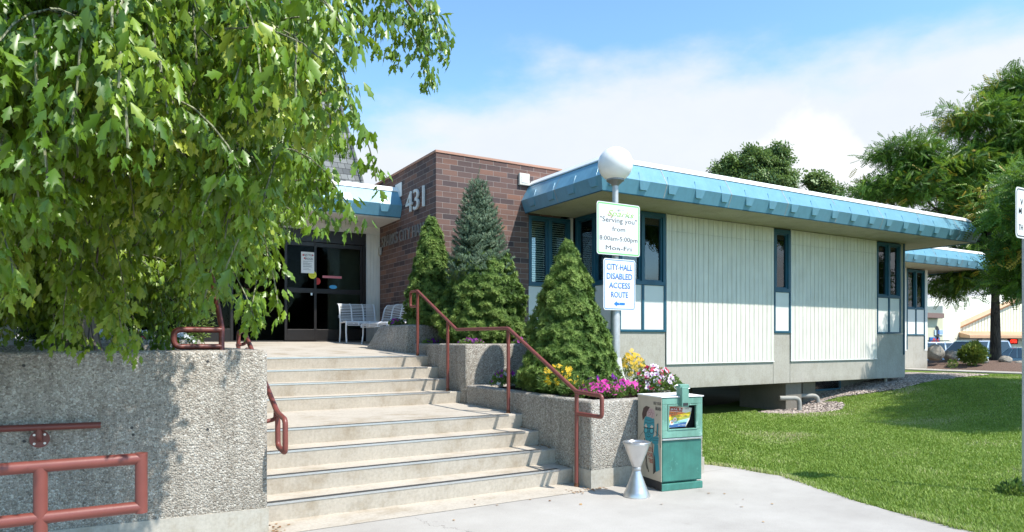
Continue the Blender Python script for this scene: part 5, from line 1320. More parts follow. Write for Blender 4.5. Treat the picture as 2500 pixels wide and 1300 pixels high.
# the reverted spruce: dwarf skirt below, open blue-green leader above
sx_, sy_ = 5.36, 10.0
bs = thing('spruce', 'tall blue green spruce with a dense lighter skirt in the middle planter', 'conifer', (sx_, sy_, 1.5))
MB().tube([(sx_, sy_, 1.45), (sx_ - 0.01, sy_, 2.8), (sx_ - 0.04, sy_, 4.15)], [0.06, 0.04, 0.01], 8, MATS['dark_bark']).build('trunk', None, bs)
spruce_dwarf('skirt', '', sx_ + 0.05, sy_, 1.50, 2.05, 0.74, 31, 18000, 0.74, None, parent=bs, prof_pow=0.55)
def bottle_brush(root, cx, cy, z0, z1, r0, seed, nb_=620):
    rg = np.random.default_rng(seed)
    segs, dirs, thick = [], [], []
    def add_branch(p, d, L, lvl):
        p = np.array(p, float); d = np.array(d, float); d /= np.linalg.norm(d); st_ = 0.02; q = p.copy(); n_ = max(2, int(L / st_))
        for i in range(n_):
            segs.append(q.copy()); dirs.append(d.copy()); q = q + d * st_; d = d + np.array([0, 0, 0.035]) + rg.normal(0, 0.015, 3); d /= np.linalg.norm(d)
            if lvl < 1 and i > 1 and i % 3 == 0 and i < n_ - 1:
                for sg in (-1, 1):
                    sd_ = np.cross(d, [0, 0, 1]) * sg; dd = d * 0.75 + sd_ * 0.75 + rg.normal(0, 0.15, 3)
                    add_branch(q, dd, L * (1 - i / n_) * 0.62 + 0.04, lvl + 1)
    H = z1 - z0
    for k in range(nb_ // 5):
        t = (k + rg.random()) / (nb_ / 5); a = k * 2.399; rr = r0 * (1 - t) ** 0.55 + 0.05
        up = 0.05 + 1.5 * t ** 3
        z = z0 + H * 0.93 * t
        cs, sn = math.cos(a), math.sin(a); st0 = rr * 0.25
        add_branch((cx - 0.04 * t + cs * st0, cy + sn * st0, z - 0.05), (cs, sn, up + rg.normal(0, 0.1)), (rr - st0) * rg.uniform(0.8, 1.15), 0)
    for k in range(5): add_branch((cx - 0.04, cy, z1 - 0.16 - 0.05 * k), (0.25 * math.cos(k * 1.3), 0.25 * math.sin(k * 1.3), 1), 0.15 if k else 0.24, 1)
    P = np.array(segs); D = np.array(dirs); n = len(P)
    tv, tf = [], []
    for k in range(6):
        an = k / 6 * 6.28; d = np.array([math.cos(an) * 0.8, 0.75, math.sin(an) * 0.8]); d /= np.linalg.norm(d); s_ = np.cross(d, [0, 1, 0]); s_ /= np.linalg.norm(s_)
        o_ = len(tv); L, wd = 0.026, 0.0030; tv += [-s_ * wd, s_ * wd, d * L + s_ * wd * 0.4, d * L - s_ * wd * 0.4]; tf.append((o_, o_ + 1, o_ + 2, o_ + 3))
    var = np.array([0.45 + 0.8 * fnoise(p, 7, seed) for p in P]) + rg.normal(0, 0.12, n)
    np_mesh('needles', place(np.array(tv), P, rot_from(D, rg.uniform(0, 6.28, n)), rg.uniform(0.85, 1.2, n)), len(tv), tf, np.clip(var, 0, 1), MATS['blue_spruce_needles'], root)
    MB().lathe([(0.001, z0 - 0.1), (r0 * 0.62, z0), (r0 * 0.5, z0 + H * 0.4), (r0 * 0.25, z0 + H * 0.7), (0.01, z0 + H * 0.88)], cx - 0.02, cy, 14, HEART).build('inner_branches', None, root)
bottle_brush(bs, sx_ + 0.0, sy_, 2.45, 4.40, 0.60, 5, 1300)

# ---- bedding plants
def disc_bloom(r, petals=5, cup=0.35, throat=None):
    m = MB(); n = petals * 4; vs = [(0, 0, -r * cup)]
    for i in range(n):
        a = 2 * math.pi * i / n; rr = r * (0.90 + 0.13 * math.cos(a * petals)); vs.append((rr * math.cos(a), rr * math.sin(a), 0.10 * r * math.cos(a * petals)))
    for i in range(n):
        a = 2 * math.pi * i / n; vs.append((r * 0.3 * math.cos(a), r * 0.3 * math.sin(a), -r * cup * 0.35))
    fs = [(1 + i, 1 + (i + 1) % n, 1 + n + (i + 1) % n, 1 + n + i) for i in range(n)] + [(1 + n + i, 1 + n + (i + 1) % n, 0) for i in range(n)]
    return vs, fs
def star_bloom(r, petals=8):
    vs, fs = [(0, 0, 0)], []
    for i in range(petals):
        a = 2 * math.pi * i / petals; o_ = len(vs)
        for rr, da in ((r * 0.55, -0.28), (r, -0.14), (r, 0.14), (r * 0.55, 0.28)): vs.append((rr * math.cos(a + da), rr * math.sin(a + da), 0.05 * r))
        fs.append((0, o_, o_ + 1, o_ + 2, o_ + 3))
    return vs, fs
BLOOM = {}
def bloom_mesh(kind, mat, r):
    key = (kind, mat)
    if key not in BLOOM:
        vs, fs = disc_bloom(1.0) if kind == 'petunia' else star_bloom(1.0)
        me = bpy.data.meshes.new('bloom'); me.from_pydata(vs, [], fs); me.materials.append(MATS[mat])
        if kind == 'petunia' and mat == 'petunia_white':
            me.materials.append(MATS['petunia_violet']); n = 20
            for i, p in enumerate(me.polygons): p.material_index = 1 if i >= n else 0
        if kind == 'petunia': me.polygons.foreach_set('use_smooth', [True] * len(me.polygons))
        BLOOM[key] = me
    return BLOOM[key]
def leaf_mass(root, cx, cy, z0, rx_, ry_, h, n, mat, size, rg, feather=False):
    a = rg.uniform(0, 6.283, n); k = rg.random(n) ** 0.45; el = rg.random(n)
    P = np.stack([cx + rx_ * k * np.cos(a), cy + ry_ * k * np.sin(a), z0 + h * np.sqrt(np.clip(1 - (k * 0.92) ** 2, 0, 1)) * (0.35 + 0.65 * el)], 1)
    D = np.stack([np.cos(a) * k + rg.normal(0, 0.45, n), np.sin(a) * k + rg.normal(0, 0.45, n), 0.35 + rg.normal(0, 0.45, n)], 1)
    wd = 0.12 if feather else 0.30
    tv = np.array([[0, 0, 0], [wd, 0.45, 0.05], [0, 1, -0.05], [-wd, 0.45, 0.05]])
    return np_mesh('leaves', place(tv, P, rot_from(D, rg.uniform(0, 6.28, n)), rg.uniform(0.7, 1.3, n) * size), 4, [(0, 1, 2), (0, 2, 3)], np.clip(rg.normal(0.5, 0.22, n), 0, 1), MATS[mat], root)
def flower_plant(name, label, cat, cx, cy, z0, rx_, ry_, h, kind, mats, nbl, r, seed, group=None, nleaf=700, feather=False, lsize=0.045):
    rg = np.random.default_rng(seed); rr = random.Random(seed)
    t = thing(name, label, cat, (cx, cy, z0), group)
    leaf_mass(t, cx, cy, z0, rx_, ry_, h, nleaf, 'bedding_leaf', lsize, rg, feather)
    for i in range(nbl):
        a = rr.uniform(0, 6.283); k = rr.random() ** 0.5
        # more of them towards the light and the rim
        x = cx + rx_ * k * math.cos(a); y = cy + ry_ * k * math.sin(a) ; z = z0 + h * math.sqrt(max(0.04, 1 - (k * 0.93) ** 2)) * rr.uniform(0.80, 1.12) + (0.03 * rr.random() if kind == 'star' else 0)
        b = bpy.data.objects.new('bloom', bloom_mesh(kind, rr.choice(mats), r)); C.objects.link(b)
        d = V3((math.cos(a) * k + rr.gauss(0.1, 0.35), math.sin(a) * k - 0.55 + rr.gauss(0, 0.35), 0.55 + rr.gauss(0, 0.2)))
        q = d.to_track_quat('Z', 'Y'); s_ = r * 1.18 * rr.uniform(0.8, 1.25)
        b.location = (x, y, z); b.rotation_euler = q.to_euler(); b.scale = (s_, s_, s_); setpar(b, t)
        if kind == 'star' and i % 2 == 0: pass
    return t
GP = 'petunias in the front planter'
flower_plant('petunia', 'bright pink petunias spilling by the handrail end in the front planter', 'flowers', 4.98, 6.30, 0.92, 0.32, 0.20, 0.18, 'petunia', ['petunia_pink'], 95, 0.033, 1, None, 1100)
flower_plant('petunia', 'magenta petunias right in front of the lamp post base', 'flowers', 5.42, 6.42, 0.92, 0.26, 0.22, 0.17, 'petunia', ['petunia_pink', 'petunia_pink', 'petunia_violet'], 70, 0.033, 2, None, 900)
flower_plant('petunia', 'dark purple petunias behind the pink ones at the lamp post', 'flowers', 5.42, 6.80, 0.96, 0.36, 0.12, 0.20, 'petunia', ['petunia_purple'], 18, 0.032, 3, None, 500)
flower_plant('petunia', 'white and red petunias at the right end of the front planter', 'flowers', 5.86, 6.30, 0.92, 0.30, 0.26, 0.28, 'petunia', ['petunia_white', 'petunia_white', 'petunia_white', 'petunia_red'], 98, 0.031, 4, None, 1500)
flower_plant('petunia', 'pale petunias with red ones beside the newspaper box', 'flowers', 6.10, 6.62, 0.94, 0.28, 0.24, 0.30, 'petunia', ['petunia_white', 'petunia_white', 'petunia_red'], 75, 0.031, 5, None, 900)
flower_plant('coreopsis', 'tall yellow coreopsis right of the lamp post', 'flowers', 6.22, 7.20, 0.96, 0.23, 0.20, 0.44, 'star', ['coreopsis_yellow'], 98, 0.023, 6, None, 900, True, 0.05)
flower_plant('coreopsis', 'yellow coreopsis mound in front of the front dwarf spruce', 'flowers', 4.86, 6.95, 0.92, 0.27, 0.24, 0.34, 'star', ['coreopsis_yellow'], 62, 0.027, 7, None, 1500, True, 0.07)
flower_plant('coreopsis', 'low coreopsis with few yellow heads beside the pink petunias', 'flowers', 4.78, 6.52, 0.92, 0.16, 0.18, 0.22, 'star', ['coreopsis_yellow'], 16, 0.025, 8, None, 900, True, 0.07)
flower_plant('petunia', 'violet and white petunias at the back left of the front planter', 'flowers', 4.84, 8.28, 0.92, 0.15, 0.28, 0.24, 'petunia', ['petunia_violet', 'petunia_violet', 'flower_white'], 30, 0.028, 9, None, 700)
flower_plant('petunia', 'purple petunias at the foot of the tall spruce', 'flowers', 4.86, 9.34, 1.50, 0.20, 0.14, 0.11, 'petunia', ['petunia_purple', 'petunia_violet'], 42, 0.030, 10, None, 500)
flower_plant('petunia', 'few purple petunias right of the tall spruce', 'flowers', 5.72, 9.24, 1.50, 0.16, 0.10, 0.12, 'petunia', ['petunia_purple', 'petunia_violet'], 20, 0.029, 12, None, 300)
flower_plant('petunia', 'dark violet petunias at the left rim of the middle planter', 'flowers', 4.74, 10.55, 1.52, 0.11, 0.22, 0.09, 'petunia', ['petunia_purple'], 24, 0.026, 13, None, 300)
flower_plant('petunia', 'small violet petunias on the sloping planter by the bench', 'flowers', 4.58, 11.75, 1.85, 0.12, 0.18, 0.12, 'petunia', ['petunia_violet', 'petunia_violet', 'petunia_purple'], 20, 0.028, 14, None, 300)
for i, (px, lab) in enumerate(((240, 'white petunias at the far left foot of the box elder'), (300, 'white petunias between trunk and evergreen'), (345, 'white petunias with one crimson bloom behind the wall'), (445, 'white petunias inside the rail loop'))):
    x = on_y(px, 9.75)
    flower_plant('petunia', lab, 'flowers', x, 9.95, 1.52, 0.17, 0.12, 0.17, 'petunia', ['flower_white'] * 5 + (['petunia_red'] if i == 2 else []), 16, 0.035, 20 + i, None, 300)

# ---- shrubs and evergreens behind the wall
def shrub(name, label, cat, blobs, n, mat, size, seed, wd=0.32, up=0.3, group=None, trunk=None):
    rg = np.random.default_rng(seed); c0 = blobs[0]
    t = thing(name, label, cat, (c0[0], c0[1], c0[2] - c0[5]), group)
    hm = MB()
    for b in blobs:
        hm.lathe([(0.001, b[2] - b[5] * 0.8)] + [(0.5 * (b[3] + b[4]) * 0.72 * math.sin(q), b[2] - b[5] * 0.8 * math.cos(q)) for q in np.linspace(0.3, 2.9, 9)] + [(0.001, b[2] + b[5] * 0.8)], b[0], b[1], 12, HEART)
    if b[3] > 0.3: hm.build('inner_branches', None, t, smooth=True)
    P, D, A = [], [], []
    w = np.array([b[3] * b[4] * b[5] for b in blobs]) ** 0.67; w /= w.sum()
    for bi, k in zip(range(len(blobs)), (w * n).astype(int)):
        cx, cy, cz, rx_, ry_, rz_ = blobs[bi]
        d = rg.normal(0, 1, (k, 3)); d /= np.linalg.norm(d, axis=1, keepdims=True); r_ = 1 - 0.45 * rg.random(k) ** 1.6
        lump = np.array([1 + 0.25 * fnoise(q, 2.2, seed + bi) for q in d])
        P.append(np.array([cx, cy, cz]) + d * np.array([rx_, ry_, rz_]) * (r_ * lump)[:, None]); D.append(d + rg.normal(0, 0.5, (k, 3)) + np.array([0, 0, up]))
        A.append(0.5 + 0.5 * np.array([fnoise(q, 3.0, seed) for q in P[-1]]))
    P, D, A = np.concatenate(P), np.concatenate(D), np.concatenate(A); n = len(P)
    tv = np.array([[0, 0, 0], [wd, 0.45, 0.06], [0, 1, -0.06], [-wd, 0.45, 0.06]])
    np_mesh('foliage', place(tv, P, rot_from(D, rg.uniform(0, 6.28, n)), rg.uniform(0.7, 1.3, n) * size), 4, [(0, 1, 2), (0, 2, 3)], np.clip(A + rg.normal(0, 0.15, n), 0, 1), MATS[mat], t)
    return t
xa_ = on_y(450, 10.6)
shrub('arborvitae', 'golden green arborvitae behind the red rail loop', 'shrub', [(xa_, 10.6, 2.15, 0.42, 0.4, 0.75), (xa_ + 0.1, 10.7, 2.9, 0.35, 0.33, 0.6)], 6500, 'arborvitae_leaf', 0.06, 3, 0.16, 0.6)
xh = on_y(330, 11.3)
shrub('yew', 'dark evergreen hedge shrub behind the box elder trunk', 'shrub', [(xh, 11.4, 2.3, 0.75, 0.5, 0.95), (xh - 1.1, 11.6, 2.3, 0.7, 0.5, 0.95)], 9000, 'dark_leaf', 0.08, 4, 0.2, 0.4)
shrub('yew', 'second dark evergreen farther left behind the tree', 'shrub', [(on_y(120, 12.5), 12.6, 2.3, 0.8, 0.5, 1.0)], 5000, 'dark_leaf', 0.08, 5, 0.2, 0.4)
gp_ = thing('light_pole', 'grey metal pole at the far left edge behind the planter wall', 'pole', (on_y(10, 9.4), 9.4, 1.4))
MB().tube([(on_y(10, 9.4), 9.4, 1.3), (on_y(10, 9.4), 9.4, 7.5)], [0.10, 0.06], 16, GALV).build('pole', None, gp_, smooth=True)

# ------------------------------------------------------------------ the box elder over the ramp wall
def leaflet(L, wd):
    ax = [(0, 0), (0, 0.38), (0, 0.72), (0, 1.0)]
    side = [(0.12, 0.15), (0.29, 0.39), (0.15, 0.46), (0.24, 0.67), (0.07, 0.77)]
    def bend(x, y): return (x * L * wd / 0.3, y * L, -0.18 * L * y * y - 0.22 * abs(x) * L)
    vs = [bend(*p) for p in ax] + [bend(x, y) for x, y in side] + [bend(-x, y) for x, y in side]
    fs = [(0, 4, 5, 6, 1), (1, 6, 7, 8, 2), (2, 8, 3), (0, 1, 11, 10, 9), (1, 2, 13, 12, 11), (2, 3, 13)]
    return np.array(vs), fs
LFV, LFF = leaflet(1.0, 0.235)
def make_compound():
    """leaflet frames of one compound leaf: (pos, rot, scale) hanging off a short stalk along local Y"""
    fr = []
    for ang_, y0, drop, sc_ in ((0, 0.095, -66, 1.05), (46, 0.06, -62, 0.9), (-46, 0.06, -62, 0.9), (75, 0.02, -58, 0.62), (-75, 0.02, -58, 0.62)):
        d = np.array([math.sin(R(ang_)) * math.cos(R(drop)), math.cos(R(ang_)) * math.cos(R(drop)), math.sin(R(drop))])
        fr.append((np.array([0, y0, -0.02]), d, sc_))
    return fr
CMP = make_compound()
def box_elder():
    rg = np.random.default_rng(42); rr = random.Random(42)
    bx0, by0 = -0.17, 7.0
    t = thing('box_elder_tree', 'box elder with drooping leafy branches overhanging the aggregate wall', 'tree', (bx0, by0, 1.4))
    tr = MB()
    tr.tube([(bx0 - 0.02, by0, 1.3), (bx0 - 0.02, by0, 1.65), (bx0 - 0.06, by0, 2.2), (bx0 + 0.02, by0 - 0.05, 3.0), (bx0 - 0.05, by0, 4.0), (bx0, by0, 5.2)], [0.24, 0.17, 0.15, 0.14, 0.11, 0.05], 14, MATS['box_elder_bark'])
    tr.tube([(bx0 + 0.04, by0 - 0.04, 1.95), (bx0 + 0.20, by0 - 0.08, 2.15)], [0.07, 0.045], 10, MATS['box_elder_bark'])
    # crown: cluster centres
    def allowed(x, y, z):
        # nothing that would shade the flight of stairs or the right part of the wall
        tt = (z - 0.9) / 1.6
        if y < 5.93:
            if x - 0.53 * max(0, (5.93 - y)) > 0.62 + 0.10 * math.sin(z * 3): return False
        elif x - 0.53 * tt > 1.30: return False
        d = depth(x, y); lat = 0.858 * x - 0.513 * y
        if d < 2.35: return False
        return True
    def zmin(x, y):
        base = 1.86 + 0.36 * math.sin(x * 4.2 + y * 2) + 0.20 * math.sin(x * 11 + 1)
        if x > 0.45: base += 1.0 * (x - 0.45)
        if y < 5.4: base += 0.10 * (5.4 - y)
        return base
    cen = []
    tries = 0
    def inside(x, y, z): return allowed(x, y, z) and x < 1.74 - 0.62 * max(0, z - 3.1) + 0.25 * (y - 5.5)
    while len(cen) < 430 and tries < 90000:
        tries += 1
        u = rg.normal(0, 1, 3); u /= np.linalg.norm(u); k = 1 - 0.55 * rg.random() ** 1.8
        p = np.array([-0.15, 6.1, 4.1]) + u * np.array([2.8, 3.2, 3.1]) * k
        x, y, z = p
        if z > 7.0 or z < zmin(x, y) + 0.35 or not inside(x, y, z): continue
        if x < -4.2: continue
        if any((x - c[0]) ** 2 + (y - c[1]) ** 2 + (z - c[2]) ** 2 < 0.055 for c in cen): continue
        cen.append((x, y, z))
    # the long limb reaching right above the stairs
    limb = [(0.35, 5.6, 4.75), (0.85, 5.3, 4.85), (1.25, 5.1, 4.55), (1.60, 4.95, 4.38), (1.92, 4.82, 4.18)]
    for p in limb[1:]: cen.append(p)
    tw = MB(); LP_, LD_, LR_, LS_, LV_ = [], [], [], [], []
    def leaf_at(p, az_, tilt, sc_, v_):
        # frame of the compound leaf
        ca, sa = math.cos(az_), math.sin(az_)
        Rz = np.array([[ca, -sa, 0], [sa, ca, 0], [0, 0, 1]])
        ct, st_ = math.cos(tilt), math.sin(tilt); Rx = np.array([[1, 0, 0], [0, ct, -st_], [0, st_, ct]])
        M = Rz @ Rx
        for q, d, s_ in CMP:
            LP_.append(p + M @ q * sc_); dd = M @ d + rg.normal(0, 0.24, 3); LD_.append(dd); LR_.append(rg.normal(0, 0.5)); LS_.append(0.090 * sc_ * s_ * rg.uniform(0.65, 1.3)); LV_.append(v_ + rg.normal(0, 0.10))
        return
    def twig(p0, d0, L, v_, free=False):
        p = np.array(p0, float); d = np.array(d0, float); d /= np.linalg.norm(d); st_ = 0.054; pts = [p.copy()]; n_ = int(L / st_); ph = rg.uniform(0, 6.28)
        for i in range(n_):
            d = d + np.array([0, 0, -0.17]) + rg.normal(0, 0.05, 3); d /= np.linalg.norm(d); p = p + d * st_; pts.append(p.copy())
            if p[2] < max(1.56, zmin(p[0], p[1]) - 0.30) or not (free or allowed(p[0], p[1], p[2])): break
            az_ = ph + i * 1.57
            for s_ in (0, math.pi):
                if rg.random() < 0.90: leaf_at(p, az_ + s_ + rg.normal(0, 0.3), rg.normal(-0.15, 0.25), rg.uniform(0.75, 1.15) * (1.12 - 0.5 * i / n_ * 0.6), v_)
        if len(pts) > 2: tw.tube(pts[::2] + ([pts[-1]] if len(pts) % 2 == 0 else []), 0.0042, 4, None, False)
        leaf_at(p, ph, -0.4, 0.8, v_)
    for ci, c in enumerate(cen):
        c = np.array(c); out = c - np.array([-0.35, 6.2, 4.3]); out /= max(0.3, np.linalg.norm(out))
        vb = 0.54 + 0.22 * rg.normal()
        is_limb = ci >= len(cen) - 4
        k = 11 if not is_limb else 8
        for j in range(k):
            off = rg.normal(0, 0.16, 3) * (0.7 if is_limb else 1); dd = out * 0.7 + rg.normal(0, 0.55, 3) + np.array([0, 0, 0.15])
            twig(c + off, dd, rg.uniform(0.30, 0.75) * (0.8 if is_limb else 1), vb + rg.normal(0, 0.07), is_limb)
    # limbs to the clusters
    hubs = [(bx0 + 0.02, by0 - 0.05, 2.9), (bx0 - 0.03, by0, 3.7), (bx0, by0, 4.6)]
    mains = []
    for k in range(11):
        a = k * 0.57; h_ = hubs[k % 3]; e_ = np.array([-0.35 + 1.5 * math.cos(a), 6.2 + 1.7 * math.sin(a), 4.0 + 0.9 * (k % 3)])
        if not allowed(*e_): e_[0] -= 0.8
        mid = (np.array(h_) + e_) / 2 + np.array([0, 0, 0.35]); tr.tube([h_, tuple(mid), tuple(e_)], [0.065, 0.05, 0.03], 8, MATS['box_elder_bark']); mains += [mid, e_]
    tr.tube([(bx0, by0 - 0.1, 3.4), (0.3, 6.0, 4.5)] + limb + [(2.02, 4.78, 4.05)], [0.08, 0.06, 0.045, 0.036, 0.026, 0.018, 0.012, 0.008], 8, MATS['box_elder_bark'])
    br2 = tr
    for c in cen[:-4]:
        c = np.array(c); q = min(mains, key=lambda m_: np.linalg.norm(m_ - c)); mid = (q + c) / 2 + np.array([0, 0, 0.12]) + rg.normal(0, 0.06, 3)
        br2.tube([tuple(q), tuple(mid), tuple(c)], [0.02, 0.013, 0.006], 5, MATS['box_elder_bark'], False)
    trunk = tr.build('trunk', None, t, smooth=True); pass
    tw.build('twigs', MATS['twig_bark'], t)
    P, D, S = np.array(LP_), np.array(LD_), np.array(LS_); n = len(P)
    # face the upper side of each leaflet up and outwards
    rot = rot_to_light(D, 0.55)
    np_mesh('leaves', place(LFV, P, rot, S), len(LFV), LFF, np.clip(np.array(LV_), 0, 1), MATS['box_elder_leaf'], t)
    print('box elder leaflets', n, 'clusters', len(cen))
box_elder()

# ------------------------------------------------------------------ distant and right-hand trees
def frond_tree(name, label, x, y, z0, H, crowns, seed, n_fr, trunk_r=0.18, mat='locust_leaf', bark='dark_bark', flen=0.30, group=None, sky_gaps=0.0, trunk_top=0.45, kind='frond', layers=True, lean=(0, 0)):
    rg = np.random.default_rng(seed)
    t = thing(name, label, 'tree', (x, y, z0), group)
    tr = MB(); topz = z0 + H * trunk_top
    tr.tube([(x, y, z0 - 0.2), (x + 0.02, y, z0 + 0.35), (x + lean[0] * 0.5, y + lean[1] * 0.5, (z0 + topz) / 2), (x + lean[0], y + lean[1], topz)], [trunk_r * 1.45, trunk_r, trunk_r * 0.85, trunk_r * 0.6], 14, MATS[bark])
    P, D, S, Vv = [], [], [], []
    w = np.array([c[3] * c[4] * c[5] for c in crowns]) ** 0.75; w /= w.sum()
    for (cx, cy, cz, rx_, ry_, rz_), wi in zip(crowns, w):
        # limbs
        e = np.array([cx, cy, cz]); s0 = np.array([x + lean[0], y + lean[1], topz]); mid = (e + s0) / 2 + np.array([0, 0, 0.2])
        tr.tube([tuple(s0 - np.array([0, 0, 0.3])), tuple(mid), tuple(e)], [trunk_r * 0.5, trunk_r * 0.32, trunk_r * 0.12], 8, MATS[bark])
        nbr = max(5, int(wi * n_fr / 42))
        for b in range(nbr):
            d = rg.normal(0, 1, 3); d /= np.linalg.norm(d); d[2] = d[2] * (0.7 if layers else 1.0)
            tip = e + d * np.array([rx_, ry_, rz_]) * (1.0 - 0.35 * rg.random() ** 2)
            base = e + (tip - e) * 0.25
            tr.tube([tuple(e), tuple(base + (tip - base) * 0.5 + np.array([0, 0, 0.1])), tuple(tip)], [trunk_r * 0.10, trunk_r * 0.06, 0.008], 4, MATS[bark], False)
            nf = 42; k = rg.random(nf) ** 0.7
            vv = 0.45 + 0.22 * rg.normal() + (0.5 if rg.random() < 0.05 else 0)
            for kk in k:
                q = base + (tip - base) * kk + rg.normal(0, 0.16 + 0.05 * rx_, 3) * np.array([1, 1, 0.55])
                P.append(q); out = (tip - e); out /= np.linalg.norm(out)
                D.append(out * 0.6 + rg.normal(0, 0.6, 3) + np.array([0, 0, -0.15])); S.append(flen * rg.uniform(0.7, 1.25)); Vv.append(vv + 0.12 * rg.normal())
    tr.build('trunk', None, t, smooth=True)
    tv, tf = [], []
    if kind == 'frond':
        for k in range(7):
            y0 = 0.18 + 0.12 * k; l_ = 0.20 * (1 - abs(k - 3) / 7)
            for s_ in (-1, 1):
                o_ = len(tv); dz = -0.10 * (y0 ** 2)
                tv += [(0, y0, dz), (s_ * l_ * 0.5, y0 + 0.055, dz - 0.02), (s_ * l_, y0 + 0.02, dz - 0.06), (s_ * l_ * 0.5, y0 - 0.05, dz - 0.02)]; tf.append((o_, o_ + 1, o_ + 2, o_ + 3))
    else:
        for k in range(5):
            a = k * 1.257; o_ = len(tv); c_, s_ = math.cos(a), math.sin(a)
            cxk, cyk, czk = 0.35 * c_, 0.4 + 0.35 * s_, 0.1 * math.sin(a * 2)
            tv += [(cxk - 0.14, cyk, czk), (cxk, cyk - 0.22, czk + 0.05), (cxk + 0.14, cyk, czk - 0.03), (cxk, cyk + 0.22, czk - 0.06)]; tf.append((o_, o_ + 1, o_ + 2, o_ + 3))
    P, D, S = np.array(P), np.array(D), np.array(S); n = len(P)
    np_mesh('crown', place(np.array(tv), P, rot_to_light(D, 0.5), S), len(tv), tf, np.clip(np.array(Vv), 0, 1), MATS[mat], t)
    return t
def at(px, py, d):
    u = (px - 1250) / F; return (d * (0.513 + 0.858 * u), d * (0.858 - 0.513 * u), EYE + (830 - py) * d / F)
def cr(px, py, d, r, rz=None):
    x, y, z = at(px, py, d); return (x, y, z, r, r, rz or r * 0.72)
tx, ty, _ = at(2430, 880, 27)
frond_tree('locust_tree', 'large dark green locust tree on the mulch bed beyond the lawn', tx, ty, 0.72, 11.5,
           [cr(2420, 640, 27, 2.2, 1.3), cr(2330, 690, 26.5, 1.2, 0.8), cr(2520, 560, 27, 2.6, 1.6), cr(2400, 500, 27, 2.3, 1.3), cr(2290, 420, 27, 2.0, 1.1), cr(2480, 380, 27, 2.3, 1.5),
            cr(2210, 370, 27, 1.25, 0.8), cr(2230, 460, 27, 1.6, 0.7), cr(2120, 465, 27.5, 1.3, 0.4), cr(2380, 290, 27, 1.5, 0.9), cr(2490, 215, 27, 1.3, 0.9), cr(2560, 300, 27, 2.2, 2.0), cr(2560, 700, 27, 1.8, 0.7)],
           71, 34000, 0.19, flen=0.44, trunk_top=0.30)
# near tree standing right of the frame, its branch tips reach in and its shade falls on the lawn and wall
frond_tree('locust_tree', 'nearer locust branches hanging into the right edge above the lawn', 20.8, 5.6, 0.5, 9,
           [(19.9, 7.3, 5.2, 1.5, 1.3, 0.9), (20.8, 5.4, 6.2, 2.1, 1.9, 1.4), (19.2, 7.9, 4.6, 0.8, 0.7, 0.35), (21.6, 8.3, 5.6, 1.4, 1.2, 1.1), (20.2, 8.2, 3.7, 0.8, 0.6, 0.5), cr(2500, 610, 17, 0.75, 0.5), cr(2490, 690, 17.5, 0.6, 0.4)],
           72, 13000, 0.15, flen=0.42, trunk_top=0.45)
frond_tree('locust_tree', 'locust tree standing just outside the right edge shading the lawn', 16.9, 3.2, 0.15, 8,
           [(17.1, 3.6, 5.9, 2.0, 1.3, 0.8), (18.9, 4.0, 6.6, 1.7, 1.2, 0.9), (15.7, 3.4, 5.4, 1.3, 0.8, 0.5)],
           73, 6000, 0.14, flen=0.42, trunk_top=0.5)
frond_tree('ash_tree', 'round crowned leafy tree rising behind the front wing roof', *at(1850, 830, 42)[:2], 0, 15,
           [cr(1775, 418, 42, 0.75, 0.8), cr(1842, 402, 42, 0.9, 1.1), cr(1893, 400, 42, 0.85, 1.3), cr(1920, 440, 42, 0.8, 0.6), cr(1850, 455, 42, 1.9, 0.9)], 74, 8000, 0.22, 'ash_leaf', flen=0.42, kind='clump', layers=False, trunk_top=0.5)
frond_tree('ash_tree', 'small leafy treetop just left of the locust above the roof', *at(2005, 830, 42)[:2], 0, 11,
           [cr(2000, 445, 42, 0.65, 0.5), cr(2015, 470, 42, 0.8, 0.5)], 75, 1700, 0.15, 'ash_leaf', flen=0.42, kind='clump', layers=False, trunk_top=0.6)
x_, y_, z_ = at(2375, 868, 25)
shrub('juniper', 'small bushy green shrub between the boulders in front of the parked suv', 'shrub', [(x_, y_, z_ + 0.02, 0.46, 0.4, 0.33), (x_ + 0.1, y_, z_ + 0.2, 0.22, 0.2, 0.25)], 2600, 'arborvitae_leaf', 0.12, 8, 0.2, 0.6)
x_, y_, z_ = at(2326, 889, 23.5)
shrub('weed', 'small green weed growing in the mulch', 'plant', [(x_, y_, z_, 0.14, 0.12, 0.13)], 150, 'arborvitae_leaf', 0.08, 9, 0.2, 0.6)
x_, y_, z_ = at(2480, 1205, 7.2)
shrub('weed', 'leafy weed clump at the foot of the right hand sign post', 'plant', [(x_, y_, 0.0, 0.17, 0.15, 0.10)], 420, 'bedding_leaf', 0.06, 10, 0.2, 0.8)

# boulders on the mulch
def boulder(label, px, py, d, w, h, seed):
    x, y, z = at(px, py, d); bm = bmesh.new(); bmesh.ops.create_icosphere(bm, subdivisions=4, radius=1)
    for v_ in bm.verts:
        n_ = v_.co.normalized(); k = 1 + 0.16 * mnoise.noise(n_ * 1.3 + V3((seed, 0, 0))) + 0.06 * mnoise.noise(n_ * 3.5 + V3((0, seed, 0))) + 0.02 * mnoise.noise(n_ * 9)
        v_.co = V3((n_.x * w / 2 * k, n_.y * w / 2 * 0.8 * k, n_.z * h / 2 * k))
    me = bpy.data.meshes.new('boulder'); bm.to_mesh(me); bm.free(); me.materials.append(MATS['boulder_stone'])
    me.polygons.foreach_set('use_smooth', [True] * len(me.polygons)); o = link('boulder', me); o.location = (x, y, z)
    tag(o, label, 'boulder', 'boulders on the mulch bed')
boulder('largest grey boulder next to the white office wing corner', 2283, 862, 26, 0.78, 0.62, 1)
boulder('grey boulder right of the largest one, left of the shrub', 2322, 869, 26.5, 0.66, 0.42, 5)
boulder('small brown boulder directly left of the locust trunk', 2399, 881, 25.5, 0.48, 0.28, 9)
